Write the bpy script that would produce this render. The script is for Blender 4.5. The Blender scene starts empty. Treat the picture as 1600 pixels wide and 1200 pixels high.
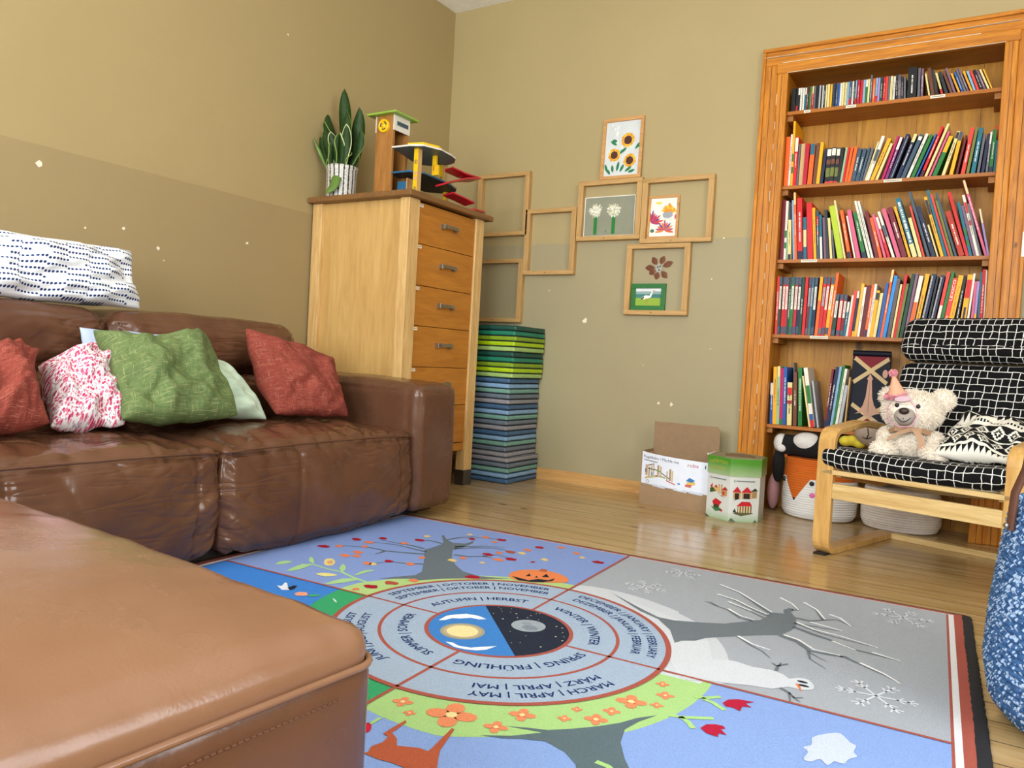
import bpy, bmesh, math, random
from math import pi, sin, cos, radians as rad, sqrt, hypot, atan2
from mathutils import Vector, Matrix, noise
from mathutils.geometry import tessellate_polygon

S = bpy.context.scene
COL = S.collection
V3 = Vector
random.seed(7)

# ------------------------------------------------------------------ camera
YAW, PITCH, ROLL = rad(-31.405), rad(-1.84), rad(3.185)
CAM = V3((3.102, -4.113, 0.72))
_f = V3((sin(YAW)*cos(PITCH), cos(YAW)*cos(PITCH), sin(PITCH)))
_r = V3((cos(YAW), -sin(YAW), 0)); _u = _r.cross(_f)
RGT = _r*cos(ROLL) + _u*sin(ROLL); UPV = -_r*sin(ROLL) + _u*cos(ROLL); FWD = _f
FPX = 1200.0
cd = bpy.data.cameras.new('camera'); cam = bpy.data.objects.new('camera', cd); COL.objects.link(cam)
cd.sensor_fit = 'HORIZONTAL'; cd.sensor_width = 36; cd.lens = 36*FPX/1600; cd.clip_start = .02
cam.matrix_world = Matrix(((RGT.x, UPV.x, -FWD.x, CAM.x), (RGT.y, UPV.y, -FWD.y, CAM.y), (RGT.z, UPV.z, -FWD.z, CAM.z), (0, 0, 0, 1)))
S.camera = cam

# ------------------------------------------------------------------ world, light, exposure
S.view_settings.view_transform = 'Standard'; S.view_settings.look = 'None'
S.view_settings.gamma = 1; S.view_settings.use_curve_mapping = False
S.view_settings.exposure = 0.80
W = bpy.data.worlds.new('sky'); S.world = W; W.use_nodes = True
W.node_tree.nodes['Background'].inputs[0].default_value = (.75, .87, 1, 1)
W.node_tree.nodes['Background'].inputs[1].default_value = 1.2
def area(name, loc, rot, sx, sy, power, col=(1, 1, 1)):
    l = bpy.data.lights.new(name, 'AREA'); l.shape = 'RECTANGLE'; l.size = sx; l.size_y = sy; l.energy = power; l.color = col
    o = bpy.data.objects.new(name, l); COL.objects.link(o); o.location = loc; o.rotation_euler = rot; return o
# daylight through the three windows (two in the wall behind the camera, one in the right-hand wall)
area('window_daylight', (1.45, -5.95, 1.75), (rad(106), 0, 0), 1.25, 1.75, 74, (.93, .97, 1))
area('window_daylight', (3.15, -5.95, 1.75), (rad(106), 0, 0), 1.25, 1.75, 74, (.93, .97, 1))
area('window_daylight', (4.85, -3.1, 1.75), (rad(108), 0, rad(90)), 1.25, 1.75, 40, (.95, .98, 1))

# ------------------------------------------------------------------ helpers
def at(x, y, axis, val):
    "the point of the plane (axis = val) that the photograph shows at pixel x, y"
    d = RGT*(x-800) - UPV*(y-600) + FWD*FPX
    return CAM + d*((val-CAM[axis])/d[axis])
def lin(c):
    if isinstance(c, str):
        c = c.lstrip('#'); c = [int(c[i:i+2], 16)/255 for i in (0, 2, 4)]
    return tuple(x/12.92 if x <= .04045 else ((x+.055)/1.055)**2.4 for x in c) + (1,)

class G:
    "a small node-graph writer"
    def __init__(s, name, rough=.5, metal=0, spec=.5):
        s.mat = bpy.data.materials.new(name); s.mat.use_nodes = True
        s.t = s.mat.node_tree; s.b = s.t.nodes['Principled BSDF']
        s.b.inputs['Roughness'].default_value = rough; s.b.inputs['Metallic'].default_value = metal
        s.b.inputs['Specular IOR Level'].default_value = spec
        s.tc = s.t.nodes.new('ShaderNodeTexCoord')
    def put(s, sock, v):
        if hasattr(v, 'node'): s.t.links.new(v, sock)
        else:
            try: sock.default_value = v
            except Exception: sock.default_value = lin(v)
    def n(s, kind, attrs=None, **inp):
        nd = s.t.nodes.new('ShaderNode'+kind)
        for k, v in (attrs or {}).items(): setattr(nd, k, v)
        for k, v in inp.items():
            k = k.replace('_', ' ')
            s.put(nd.inputs[int(k[1:])] if k[0] == 'i' and k[1:].isdigit() else nd.inputs[k], v)
        return nd
    def m(s, op, a, b=0., c=0.): return s.n('Math', {'operation': op}, i0=a, i1=b, i2=c).outputs[0]
    def coord(s, kind='Object', scale=(1, 1, 1), rot=(0, 0, 0), loc=(0, 0, 0)):
        return s.n('Mapping', None, Vector=s.tc.outputs[kind], Scale=scale, Rotation=rot, Location=loc).outputs[0]
    def noise(s, vec, scale, detail=3, rough=.5, dist=0):
        return s.n('TexNoise', None, Vector=vec, Scale=scale, Detail=detail, Roughness=rough, Distortion=dist).outputs[0]
    def ramp(s, fac, stops, interp='LINEAR'):
        r = s.n('ValToRGB', None, Fac=fac); e = r.color_ramp.elements; r.color_ramp.interpolation = interp
        while len(e) < len(stops): e.new(.5)
        for i, (p, c) in enumerate(stops):
            e[i].position = p; e[i].color = lin(c) if isinstance(c, str) or len(c) == 3 else c
        return r.outputs[0]
    def mix(s, fac, a, b, mode='MIX'):
        r = s.n('Mix', {'data_type': 'RGBA', 'blend_type': mode})
        s.put(r.inputs[0], fac)
        for i, v in ((6, a), (7, b)):
            if hasattr(v, 'node'): s.t.links.new(v, r.inputs[i])
            else: r.inputs[i].default_value = lin(v)
        return r.outputs[2]
    def xyz(s, vec): return s.n('SeparateXYZ', None, Vector=vec).outputs
    def col(s, v): s.put(s.b.inputs['Base Color'], v) if hasattr(v, 'node') else setattr(s.b.inputs['Base Color'], 'default_value', lin(v)); return s
    def bump(s, h, strength=.3, dist=.01, prev=None):
        b = s.n('Bump', None, Height=h, Strength=strength, Distance=dist)
        if prev: s.t.links.new(prev, b.inputs['Normal'])
        s.t.links.new(b.outputs[0], s.b.inputs['Normal']); return b.outputs[0]

_mc = {}
def plain(c, rough=.5, metal=0, bump=0, bs=60, spec=.5, var=.06):
    k = (c, rough, metal, bump, bs, spec, var)
    if k not in _mc:
        g = G('surface_' + str(len(_mc)), rough, metal, spec)
        l = lin(c)[:3]
        nz = g.noise(g.coord(), bs*.25, 3)
        a = tuple(min(1, x*(1-var)) for x in l)+(1,); b = tuple(min(1, x*(1+var)) for x in l)+(1,)
        g.col(g.ramp(nz, [(.3, a), (.7, b)]))
        if bump: g.bump(g.noise(g.coord(), bs, 4), bump, .003)
        _mc[k] = g.mat
    return _mc[k]

class MB:
    "collects shapes with material slots; build() links them as ONE mesh object"
    def __init__(s): s.v = []; s.f = []; s.mi = []; s.uv = []; s.mats = []; s.sm = []
    def slot(s, m):
        if m not in s.mats: s.mats.append(m)
        return s.mats.index(m)
    def add(s, vs, fs, m, uvs=None, smooth=False, M=None):
        o = len(s.v)
        s.v += [tuple(M @ V3(v)) if M else tuple(v) for v in vs]
        k = s.slot(m)
        for i, f in enumerate(fs):
            s.f.append([o+j for j in f]); s.mi.append(k); s.sm.append(smooth)
            s.uv.append(uvs[i] if uvs else None)
        return s
    def box(s, a, b, m, M=None):
        x0, y0, z0 = [min(a[i], b[i]) for i in range(3)]; x1, y1, z1 = [max(a[i], b[i]) for i in range(3)]
        vs = [(x, y, z) for z in (z0, z1) for x, y in ((x0, y0), (x1, y0), (x1, y1), (x0, y1))]
        return s.add(vs, [(0, 3, 2, 1), (4, 5, 6, 7), (0, 1, 5, 4), (1, 2, 6, 5), (2, 3, 7, 6), (3, 0, 4, 7)], m, M=M)
    def prism(s, pts, h0, h1, m, M=None, smooth=False):
        "polygon in the xy plane from z=h0 to z=h1"
        n = len(pts)
        ar = sum(pts[i][0]*pts[(i+1) % n][1]-pts[(i+1) % n][0]*pts[i][1] for i in range(n))
        if ar < 0: pts = pts[::-1]
        vs = [(p[0], p[1], h0) for p in pts]+[(p[0], p[1], h1) for p in pts]
        tri = tessellate_polygon([[V3((p[0], p[1], 0)) for p in pts]])
        fs = []
        for t in tri:
            a, b, c = t
            cr = (pts[b][0]-pts[a][0])*(pts[c][1]-pts[a][1])-(pts[b][1]-pts[a][1])*(pts[c][0]-pts[a][0])
            if cr < 0: a, c = c, a
            fs.append((a+n, b+n, c+n)); fs.append((c, b, a))
        s.add(vs, fs, m, M=M)
        vs2 = vs
        return s.add(vs2, [(i, (i+1) % n, (i+1) % n+n, i+n) for i in range(n)], m, M=M, smooth=smooth)
    def flat(s, pts, m, M=None, z=0.):
        "flat polygon drawn in the xy plane at height z, facing +z"
        n = len(pts); fs = []
        for a, b, c in tessellate_polygon([[V3((p[0], p[1], 0)) for p in pts]]):
            cr = (pts[b][0]-pts[a][0])*(pts[c][1]-pts[a][1])-(pts[b][1]-pts[a][1])*(pts[c][0]-pts[a][0])
            fs.append((a, b, c) if cr > 0 else (c, b, a))
        return s.add([(p[0], p[1], z) for p in pts], fs, m, M=M)
    def lathe(s, prof, m, n=32, c=(0, 0), smooth=True, M=None, cap=True, uvs=True):
        vs = []; fs = []; uv = []
        for r, z in prof:
            for i in range(n):
                a = 2*pi*i/n; vs.append((c[0]+r*cos(a), c[1]+r*sin(a), z))
        for j in range(len(prof)-1):
            for i in range(n):
                k = (i+1) % n; fs.append((j*n+i, j*n+k, (j+1)*n+k, (j+1)*n+i))
                uv.append([(i/n, prof[j][1]), ((i+1)/n, prof[j][1]), ((i+1)/n, prof[j+1][1]), (i/n, prof[j+1][1])])
        s.add(vs, fs, m, uv, smooth, M)
        if cap:
            if prof[0][0] > 1e-5: s.add(vs[:n], [list(range(n))[::-1]], m, M=M)
            if prof[-1][0] > 1e-5: s.add(vs[-n:], [list(range(n))], m, M=M)
        return s
    def tube(s, pts, r, m, n=8, closed=False, flat=1., up=None, M=None):
        "tube along points; r a number or a list; flat < 1 squashes it along up"
        P = [V3(p) for p in pts]; N = len(P); vs = []; fs = []
        R = r if isinstance(r, (list, tuple)) else [r]*N
        prev = None
        for i in range(N):
            if closed: t = P[(i+1) % N]-P[i-1]
            else: t = P[min(i+1, N-1)]-P[max(i-1, 0)]
            t = t.normalized() if t.length > 1e-9 else V3((0, 0, 1))
            if up is not None: a = V3(up)
            elif prev is not None: a = prev
            else: a = V3((0, 0, 1)) if abs(t.z) < .9 else V3((1, 0, 0))
            a = (a-t*a.dot(t)); a = a.normalized() if a.length > 1e-6 else t.orthogonal().normalized()
            b = t.cross(a); prev = a
            for k in range(n):
                q = 2*pi*k/n; vs.append(P[i]+(a*cos(q)*flat+b*sin(q))*R[i])
        for i in range(N if closed else N-1):
            j = (i+1) % N
            for k in range(n):
                l = (k+1) % n; fs.append((i*n+k, j*n+k, j*n+l, i*n+l)[::-1])
        s.add(vs, fs, m, smooth=True, M=M)
        if not closed:
            s.add(vs[:n], [list(range(n))], m, M=M); s.add(vs[-n:], [list(range(n))[::-1]], m, M=M)
        return s
    def ribbon(s, pts, w, th, m, side, M=None):
        "strip of rectangular section (w across along side, th thick) along points"
        P = [V3(p) for p in pts]; N = len(P); vs = []; fs = []; sd = V3(side).normalized()
        Wd = w if isinstance(w, (list, tuple)) else [w]*N
        for i in range(N):
            t = (P[min(i+1, N-1)]-P[max(i-1, 0)]).normalized(); q = sd; nn = t.cross(q).normalized()
            for a, b in ((-1, -1), (1, -1), (1, 1), (-1, 1)): vs.append(P[i]+q*a*Wd[i]/2+nn*b*th/2)
        for i in range(N-1):
            for k in range(4):
                l = (k+1) % 4; fs.append((i*4+k, i*4+l, i*4+4+l, i*4+4+k)[::-1])
        fs += [(0, 1, 2, 3), tuple(range(4*N-1, 4*N-5, -1))]
        return s.add(vs, fs, m, M=M)
    def ball(s, c, r, m, M=None, n=16, k=10):
        rx, ry, rz = r if isinstance(r, (list, tuple)) else (r, r, r)
        vs = [(c[0], c[1], c[2]-rz)]; fs = []
        for j in range(1, k):
            a = -pi/2+pi*j/k
            for i in range(n): b = 2*pi*i/n; vs.append((c[0]+rx*cos(a)*cos(b), c[1]+ry*cos(a)*sin(b), c[2]+rz*sin(a)))
        vs.append((c[0], c[1], c[2]+rz)); L = len(vs)-1
        for i in range(n):
            l = (i+1) % n; fs.append((0, 1+l, 1+i)); fs.append((L, L-n+i, L-n+l))
            for j in range(k-2): fs.append((1+j*n+i, 1+j*n+l, 1+(j+1)*n+l, 1+(j+1)*n+i))
        return s.add(vs, fs, m, smooth=True, M=M)
    def build(s, name, parent=None, loc=(0, 0, 0), bevel=0, seg=2, mods=None):
        me = bpy.data.meshes.new(name); me.from_pydata(s.v, [], s.f)
        for m in s.mats: me.materials.append(m)
        me.polygons.foreach_set('material_index', s.mi); me.polygons.foreach_set('use_smooth', s.sm)
        if any(u for u in s.uv):
            L = me.uv_layers.new(name='UVMap').data
            for p, u in zip(me.polygons, s.uv):
                if u:
                    for li, c in zip(p.loop_indices, u): L[li].uv = c
        me.update()
        o = bpy.data.objects.new(name, me); COL.objects.link(o); o.location = loc
        if parent: o.parent = parent
        if bevel:
            b = o.modifiers.new('Bevel', 'BEVEL'); b.width = bevel; b.segments = seg; b.limit_method = 'ANGLE'; b.angle_limit = rad(50)
        return o

def tag(o, label, cat, group=None):
    o['label'] = label; o['category'] = cat
    if group: o['group'] = group
    return o
def thing(name, label, cat, loc=(0, 0, 0), rz=0, group=None, M=None):
    o = bpy.data.objects.new(name, None); COL.objects.link(o)
    o.empty_display_size = .05
    if M: o.matrix_world = M
    else: o.location = loc; o.rotation_euler = (0, 0, rz)
    return tag(o, label, cat, group)
def struct(o): o['kind'] = 'structure'; return o
def nz(p, s, o=0): return noise.noise(V3((p[0]*s+o, p[1]*s-o, p[2]*s+2*o)))

def soft_box(mb, a, b, m, r=.04, n=(20, 20, 10), bulge=(0, 0, 0), disp=None, M=None, top_only=False):
    "upholstered block: rounded box, faces bulged out by bulge (x, y, z), extra displacement disp(p, n)"
    a = V3(a); b = V3(b); c = (a+b)/2; h = (b-a)/2
    vs = {}; L = []; fs = []
    def vid(i, j, k):
        key = (i, j, k)
        if key in vs: return vs[key]
        q = V3((2*i/n[0]-1, 2*j/n[1]-1, 2*k/n[2]-1))
        q = V3([sin(x*pi/2)*.35+x*.65 for x in q])
        p = V3([q[t]*h[t] for t in range(3)])
        inner = V3([max(-(h[t]-r), min(h[t]-r, p[t])) for t in range(3)])
        d = p-inner
        nn = d.normalized() if d.length > 1e-9 else V3((0, 0, 1))
        p = inner+nn*r if d.length > 1e-9 else p
        e = [(1-abs(q[t])**3) for t in range(3)]
        p = p+V3((nn.x*bulge[0]*e[1]*e[2], nn.y*bulge[1]*e[0]*e[2], nn.z*bulge[2]*e[0]*e[1]))
        p = p+c
        if disp: p = p+nn*disp(p, nn)
        vs[key] = len(L); L.append(p); return vs[key]
    for ax in range(3):
        u, w = [(1, 2), (2, 0), (0, 1)][ax]
        for side in (0, n[ax]):
            for i in range(n[u]):
                for j in range(n[w]):
                    ks = []
                    for di, dj in ((0, 0), (1, 0), (1, 1), (0, 1)):
                        t = [0, 0, 0]; t[ax] = side; t[u] = i+di; t[w] = j+dj; ks.append(vid(*t))
                    fs.append(ks if side else ks[::-1])
    mb.add(L, fs, m, smooth=True, M=M)
    return mb

def two_sided(mb, fn, nu, nv, m, uvs=(1, 1), M=None):
    "closed cushion surface: fn(u, v, side) with u, v in -1..1 and side +1 / -1"
    idx = {}; L = []; fs = []; uv = []
    def vid(i, j, sd):
        key = (i, j, 0 if i in (0, nu) or j in (0, nv) else sd)
        if key not in idx:
            idx[key] = len(L); L.append(fn(2*i/nu-1, 2*j/nv-1, sd if key[2] else 0))
        return idx[key]
    for sd in (1, -1):
        for i in range(nu):
            for j in range(nv):
                q = [(i, j), (i+1, j), (i+1, j+1), (i, j+1)]
                k = [vid(x, y, sd) for x, y in q]; w = [(x/nu*uvs[0], y/nv*uvs[1]) for x, y in q]
                if sd < 0: k = k[::-1]; w = w[::-1]
                fs.append(k); uv.append(w)
    mb.add(L, fs, m, uv, True, M)
    return mb

def pillow(name, label, mat, BL, BR, TR, TL, thick, seed, wr=.02, pinch=.10, uvs=(1, 1), out=None, nu=44, extra=None, group=None, cat='cushion'):
    "scatter cushion hung between four world-space corners, its face towards out"
    BL, BR, TR, TL = map(V3, (BL, BR, TR, TL)); c = (BL+BR+TR+TL)/4
    n = (BR-BL).cross(TL-BL).normalized()
    if out is not None and n.dot(V3(out)) < 0: n = -n
    def fn(u, v, sd):
        pb, pr, pt, pl4 = pinch if isinstance(pinch, tuple) else (pinch,)*4
        ju = .16*noise.noise(V3((seed, v*2.2, 5)))*abs(u)**3; jv = .16*noise.noise(V3((u*2.2, seed, 7)))*abs(v)**3
        pu = u*(1-(pr if u > 0 else pl4)*(1-v*v)*abs(u)**2)+ju*.4*(1-abs(v)**4); pv = v*(1-(pt if v > 0 else pb)*(1-u*u)*abs(v)**2)+jv*.4*(1-abs(u)**4)
        s, t = (pu+1)/2, (pv+1)/2
        p = BL*(1-s)*(1-t)+BR*s*(1-t)+TR*s*t+TL*(1-s)*t-c
        e = ((1-u*u)*(1-v*v))
        p = p+n*thick/2*sd*e**.42
        if sd:
            w = wr*min(1, e*3)
            q = V3((u*1.3, v*1.3, seed))
            rad_ = abs(noise.noise(V3((u*1.1+seed, v*1.1, 3))))
            fold = noise.noise(V3((u*2.1+v*.8+seed, v*1.2-u*.5, seed)))
            p = p+n*sd*w*(fold*.9+1.0*noise.noise(q*2.2)+.35*noise.noise(q*6)-1.3*max(0, .12-rad_))
            ang = atan2(v, u); rr = hypot(u, v)
            p = p+n*sd*w*.45*sin(ang*9+seed+3*noise.noise(q*1.5))*max(0, rr-.45)*min(1, e*4)
        else:
            p = p+n*.25*wr*noise.noise(V3((u*3+seed, v*3, 1)))
        if extra: p = p+extra(u, v, sd)
        return p
    mb = MB(); two_sided(mb, fn, nu, nu, mat, uvs)
    if (BR-BL).cross(TL-BL).dot(n) < 0:
        mb.f = [f[::-1] for f in mb.f]; mb.uv = [u[::-1] for u in mb.uv]
    o = mb.build(name, loc=c); sub = o.modifiers.new('Subdivision', 'SUBSURF'); sub.levels = 1; sub.render_levels = 1
    return tag(o, label, cat, group)

_tx = {}
def text_geo(txt, spacing=1.0):
    "flat triangles of a line of lettering: verts centred on x, cap height 1, baseline y=0"
    if (txt, spacing) in _tx: return _tx[(txt, spacing)]
    cu = bpy.data.curves.new('t', 'FONT'); cu.body = txt; cu.resolution_u = 2; cu.space_character = spacing; cu.align_x = 'CENTER'
    cu.offset = .0
    o = bpy.data.objects.new('t', cu); COL.objects.link(o)
    dg = bpy.context.evaluated_depsgraph_get(); dg.update()
    me = bpy.data.meshes.new_from_object(o.evaluated_get(dg))
    k = 1/.69
    vs = [(v.co.x*k, v.co.y*k) for v in me.vertices]; fs = [tuple(p.vertices) for p in me.polygons]
    bpy.data.objects.remove(o); bpy.data.curves.remove(cu); bpy.data.meshes.remove(me)
    # subdivide nothing: letters are small
    _tx[(txt, spacing)] = (vs, fs); return vs, fs
def put_text(mb, txt, h, m, fn, spacing=1.0, width=None):
    "fn maps (x, y) of the laid out line (in metres) to a 3D point"
    vs, fs = text_geo(txt, spacing)
    if not vs: return
    w = max(v[0] for v in vs)-min(v[0] for v in vs); kx = width/w if width else h
    P = [fn(v[0]*kx, v[1]*h) for v in vs]
    out = []
    n0 = (V3(fn(.01, 0))-V3(fn(0, 0))).cross(V3(fn(0, .01))-V3(fn(0, 0)))
    for f in fs:
        nn = sum(((V3(P[f[i]]).cross(V3(P[f[(i+1) % len(f)]]))) for i in range(len(f))), V3())
        out.append(f if nn.dot(n0) > 0 else f[::-1])
    mb.add(P, out, m)

def blob(parts, voxel, mat, smooth_it=6):
    "one continuous skin over overlapping ellipsoids (c, r[, rot]); returns a mesh"
    mb = MB()
    for p in parts:
        c, r = p[0], p[1]; R = Matrix.Translation(c)
        if len(p) > 2: R = R @ Matrix.Rotation(rad(p[2][0]), 4, p[2][1])
        mb.ball((0, 0, 0), r, mat, M=R, n=24, k=16)
    o = mb.build('tmp'); r = o.modifiers.new('r', 'REMESH'); r.mode = 'VOXEL'; r.voxel_size = voxel; r.use_smooth_shade = True
    sm = o.modifiers.new('s', 'SMOOTH'); sm.iterations = smooth_it
    dg = bpy.context.evaluated_depsgraph_get(); dg.update()
    me = bpy.data.meshes.new_from_object(o.evaluated_get(dg))
    bpy.data.objects.remove(o)
    for p in me.polygons: p.use_smooth = True
    me.materials.clear(); me.materials.append(mat)
    return me
def link(name, me, parent=None, loc=(0, 0, 0)):
    o = bpy.data.objects.new(name, me); COL.objects.link(o); o.location = loc
    if parent: o.parent = parent
    return o
def furry(me, mat, count, ln, wd, seed=1, keep=None, curl=.6):
    "adds short curved tufts all over a mesh, in the same mesh"
    rnd = random.Random(seed); me.calc_loop_triangles()
    tr = [(t.area, t.vertices[:], ) for t in me.loop_triangles]; tot = sum(t[0] for t in tr)
    vs = [v.co.copy() for v in me.vertices]; nn = [v.normal.copy() for v in me.vertices]
    fs = [tuple(p.vertices) for p in me.polygons]; nbase = len(fs); out = list(vs)
    per = count/tot; acc = 0
    for ar, t in tr:
        acc += ar*per
        while acc > 1:
            acc -= 1
            a, b = rnd.random(), rnd.random()
            if a+b > 1: a, b = 1-a, 1-b
            p = vs[t[0]]*(1-a-b)+vs[t[1]]*a+vs[t[2]]*b; n = (nn[t[0]]+nn[t[1]]+nn[t[2]]).normalized()
            if keep and not keep(p): continue
            d = V3((rnd.uniform(-1, 1), rnd.uniform(-1, 1), rnd.uniform(-1, .4)))*curl
            l = ln*rnd.uniform(.6, 1.3)
            e1 = (n+d*.4).normalized(); e2 = (n+d*1.2).normalized()
            sd = n.cross(d).normalized()*wd*rnd.uniform(.6, 1.2) if n.cross(d).length > 1e-6 else n.orthogonal()*wd
            o = len(out); q = p+e1*l*.55
            out += [p-sd-n*wd*.5, p+sd-n*wd*.5, q+sd*.7, q-sd*.7, q+e2*l*.5]
            fs += [(o, o+1, o+2, o+3), (o+3, o+2, o+4)]
    m2 = bpy.data.meshes.new(me.name); m2.from_pydata(out, [], fs); m2.materials.append(mat)
    for p in m2.polygons: p.use_smooth = True
    return m2

# ------------------------------------------------------------------ materials of the room and furniture
def wood(name, c1, c2, axis=0, scale=6, rough=.4, knots=0, stretch=14, knotcol='#4a2408', planks=0, coat=0):
    g = G(name, rough, 0, .3)
    sc = [stretch]*3; sc[axis] = 1
    v = g.coord('Object', tuple(x*scale*.12 for x in sc))
    n1 = g.noise(v, 3.2, 5, .6, 1.2); n2 = g.noise(v, 14, 3, .6, .3)
    f = g.m('MULTIPLY_ADD', n2, .35, g.m('MULTIPLY', n1, .75))
    c = g.ramp(f, [(.35, c1), (.70, c2)])
    if planks:
        s = g.xyz(g.coord()); other = s[planks[0]]
        pid = g.m('FLOOR', g.m('DIVIDE', other, planks[1]))
        wn = g.n('TexWhiteNoise', {'noise_dimensions': '1D'}, W=pid).outputs[0]
        c = g.mix(g.m('MULTIPLY', wn, .45), c, c1)
        fr = g.m('FRACT', g.m('DIVIDE', other, planks[1]))
        c = g.mix(g.m('LESS_THAN', fr, .012), c, '#2c1605')
    if knots:
        ks = [1.]*3; ks[axis] = .55
        vo = g.n('TexVoronoi', {'feature': 'F1'}, Vector=g.coord('Object', tuple(ks)), Scale=knots, Randomness=1.)
        k = g.ramp(g.m('ADD', vo.outputs['Distance'], g.m('MULTIPLY', g.noise(g.coord(), 40, 2), .05)), [(.055, (1, 1, 1)), (.10, (0, 0, 0))])
        c = g.mix(g.m('MULTIPLY', k, .75), c, knotcol)
    g.col(c); g.bump(n2, .12, .002)
    if coat: g.b.inputs['Coat Weight'].default_value = coat; g.b.inputs['Coat Roughness'].default_value = .15
    return g.mat

def paint_wall(name, top, low, zline):
    g = G(name, .62)
    z = g.xyz(g.coord())[2]
    big = g.noise(g.coord('Object', (1, 1, 1)), 1.3, 4, .6)
    fine = g.noise(g.coord(), 55, 3)
    a = g.mix(big, top, tuple(min(1, x*.93) for x in [int(top[i:i+2], 16)/255 for i in (1, 3, 5)]))
    b = g.mix(big, low, tuple(min(1, x*.94) for x in [int(low[i:i+2], 16)/255 for i in (1, 3, 5)]))
    zz = g.m('ADD', z, g.m('MULTIPLY', g.noise(g.coord(), 6, 2), .008))
    c = g.mix(g.m('LESS_THAN', zz, zline), a, b)
    scuff = g.ramp(g.noise(g.coord('Object', (1, 1, 1)), 3.1, 6, .75), [(.62, (0, 0, 0)), (.72, (1, 1, 1))])
    c = g.mix(g.m('MULTIPLY', scuff, .12), c, '#b9aa84')
    g.col(c); p = g.bump(fine, .10, .002)
    ridge = g.m('LESS_THAN', g.m('ABSOLUTE', g.m('SUBTRACT', zz, zline)), .003)
    g.bump(ridge, .25, .002, p)
    return g.mat
M_WL = paint_wall('wall_paint', '#ab9667', '#9f8a60', 1.437)
M_WB = paint_wall('wall_paint_back', '#b3a071', '#a79b77', 1.437)
M_CEIL = plain('#faf8f2', .8)
M_WHITE = plain('#efefec', .5)

def floor_mat():
    g = G('pine_floorboards', .3)
    v = g.coord('Object', (1, 1, 1))
    br = g.n('TexBrick', {'offset': .37, 'offset_frequency': 2}, Vector=v, Scale=1., Color1=(0, 0, 0, 1), Color2=(1, 1, 1, 1), Mortar=(.5, .5, .5, 1), Mortar_Size=.0016, Mortar_Smooth=.1, Bias=0., Brick_Width=7.9, Row_Height=.108)
    gap = br.outputs['Fac']
    pid = g.m('MULTIPLY', br.outputs['Color'], 1.)
    v2 = g.n('VectorMath', {'operation': 'MULTIPLY_ADD'}, i0=pid, i1=(9., 7., 5.), i2=g.coord('Object', (.9, 13, 1))).outputs[0]
    gr = g.noise(v2, 2.2, 6, .62, 1.0); fine = g.noise(v2, 11, 3, .6)
    c = g.ramp(g.m('MULTIPLY_ADD', fine, .3, g.m('MULTIPLY', gr, .75)), [(.32, '#8f7148'), (.5, '#b39463'), (.72, '#c6ad80')])
    c = g.mix(g.m('MULTIPLY', pid, .3), c, '#a3804f')
    vo = g.n('TexVoronoi', {'feature': 'F1'}, Vector=g.coord('Object', (.62, 1.25, 1)), Scale=4.2, Randomness=1.)
    kk = g.m('ADD', vo.outputs['Distance'], g.m('MULTIPLY', g.noise(g.coord(), 50, 2), .04))
    c = g.mix(g.ramp(kk, [(.055, (.9, .9, .9)), (.10, (0, 0, 0))]), c, '#4a2a12')
    c = g.mix(g.ramp(kk, [(.09, (.35, .35, .35)), (.2, (0, 0, 0))]), c, '#8d5c2c')
    c = g.mix(gap, c, '#24140a')
    g.col(c)
    g.put(g.b.inputs['Roughness'], g.ramp(g.noise(g.coord(), 5, 4, .6), [(.3, (.34, .34, .34)), (.8, (.55, .55, .55))]))
    p = g.bump(g.m('SUBTRACT', 1., gap), .5, .002); g.bump(gr, .10, .002, p)
    return g.mat
M_FLOOR = floor_mat()
M_TRIM = wood('varnished_pine_casing', '#9c5a12', '#d58a26', 2, 7, .42, 7, 16)
M_TRIMX = wood('varnished_pine_casing_across', '#9c5a12', '#d58a26', 0, 7, .42, 7, 16)
M_BASE = wood('pine_baseboard', '#b5844a', '#d0a468', 0, 7, .4, 0)
M_NICHE = wood('niche_pine', '#a0691a', '#cc9330', 2, 5, .45, 3.2, 12, planks=(0, .137))
M_SHELF = wood('shelf_pine', '#8f4f10', '#b86f20', 0, 6, .4, 3.0, 14)
M_DARK = plain('#1b120b', .8)

# ------------------------------------------------------------------ the room
RX, RY, RZ = 4.6, -5.7, 2.97
NX0, NX1, NZ1, ND = 2.155, 3.097, 2.265, .235      # the niche
def quad(name, pts, m, n=1):
    mb = MB(); mb.add(pts, [(0, 1, 2, 3)], m); return struct(mb.build(name))
T = .12
m = MB(); m.box((-T, RY-T, -.1), (RX+T, ND+T, 0), M_FLOOR); struct(m.build('floor'))
m = MB(); m.box((-T, RY-T, RZ), (RX+T, T, RZ+.1), M_CEIL); struct(m.build('ceiling'))
m = MB(); m.box((-T, RY-T, 0), (0, 0, RZ), M_WL); struct(m.build('wall_left'))
m = MB(); m.box((-T, 0, 0), (NX0-.021, T, RZ), M_WB); m.box((NX1+.021, 0, 0), (RX+T, T, RZ), M_WB); m.box((NX0-.021, 0, NZ1+.021), (NX1+.021, T, RZ), M_WB); struct(m.build('wall_back'))
def wall_with_windows(name, a0, a1, wins, place, mat):
    mb = MB(); zs = (.85, 2.62); x = a0
    for w0, w1 in wins:
        mb.box(*place(x, w0, 0, RZ), mat); mb.box(*place(w0, w1, 0, zs[0]), mat); mb.box(*place(w0, w1, zs[1], RZ), mat); x = w1
    mb.box(*place(x, a1, 0, RZ), mat); struct(mb.build(name))
fr = lambda a, b, z0, z1: ((a, RY-T, z0), (b, RY, z1))
ri = lambda a, b, z0, z1: ((RX, a, z0), (RX+T, b, z1))
M_WR = paint_wall('wall_paint_pale', '#d9cfae', '#d2c6a2', 1.437)
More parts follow.
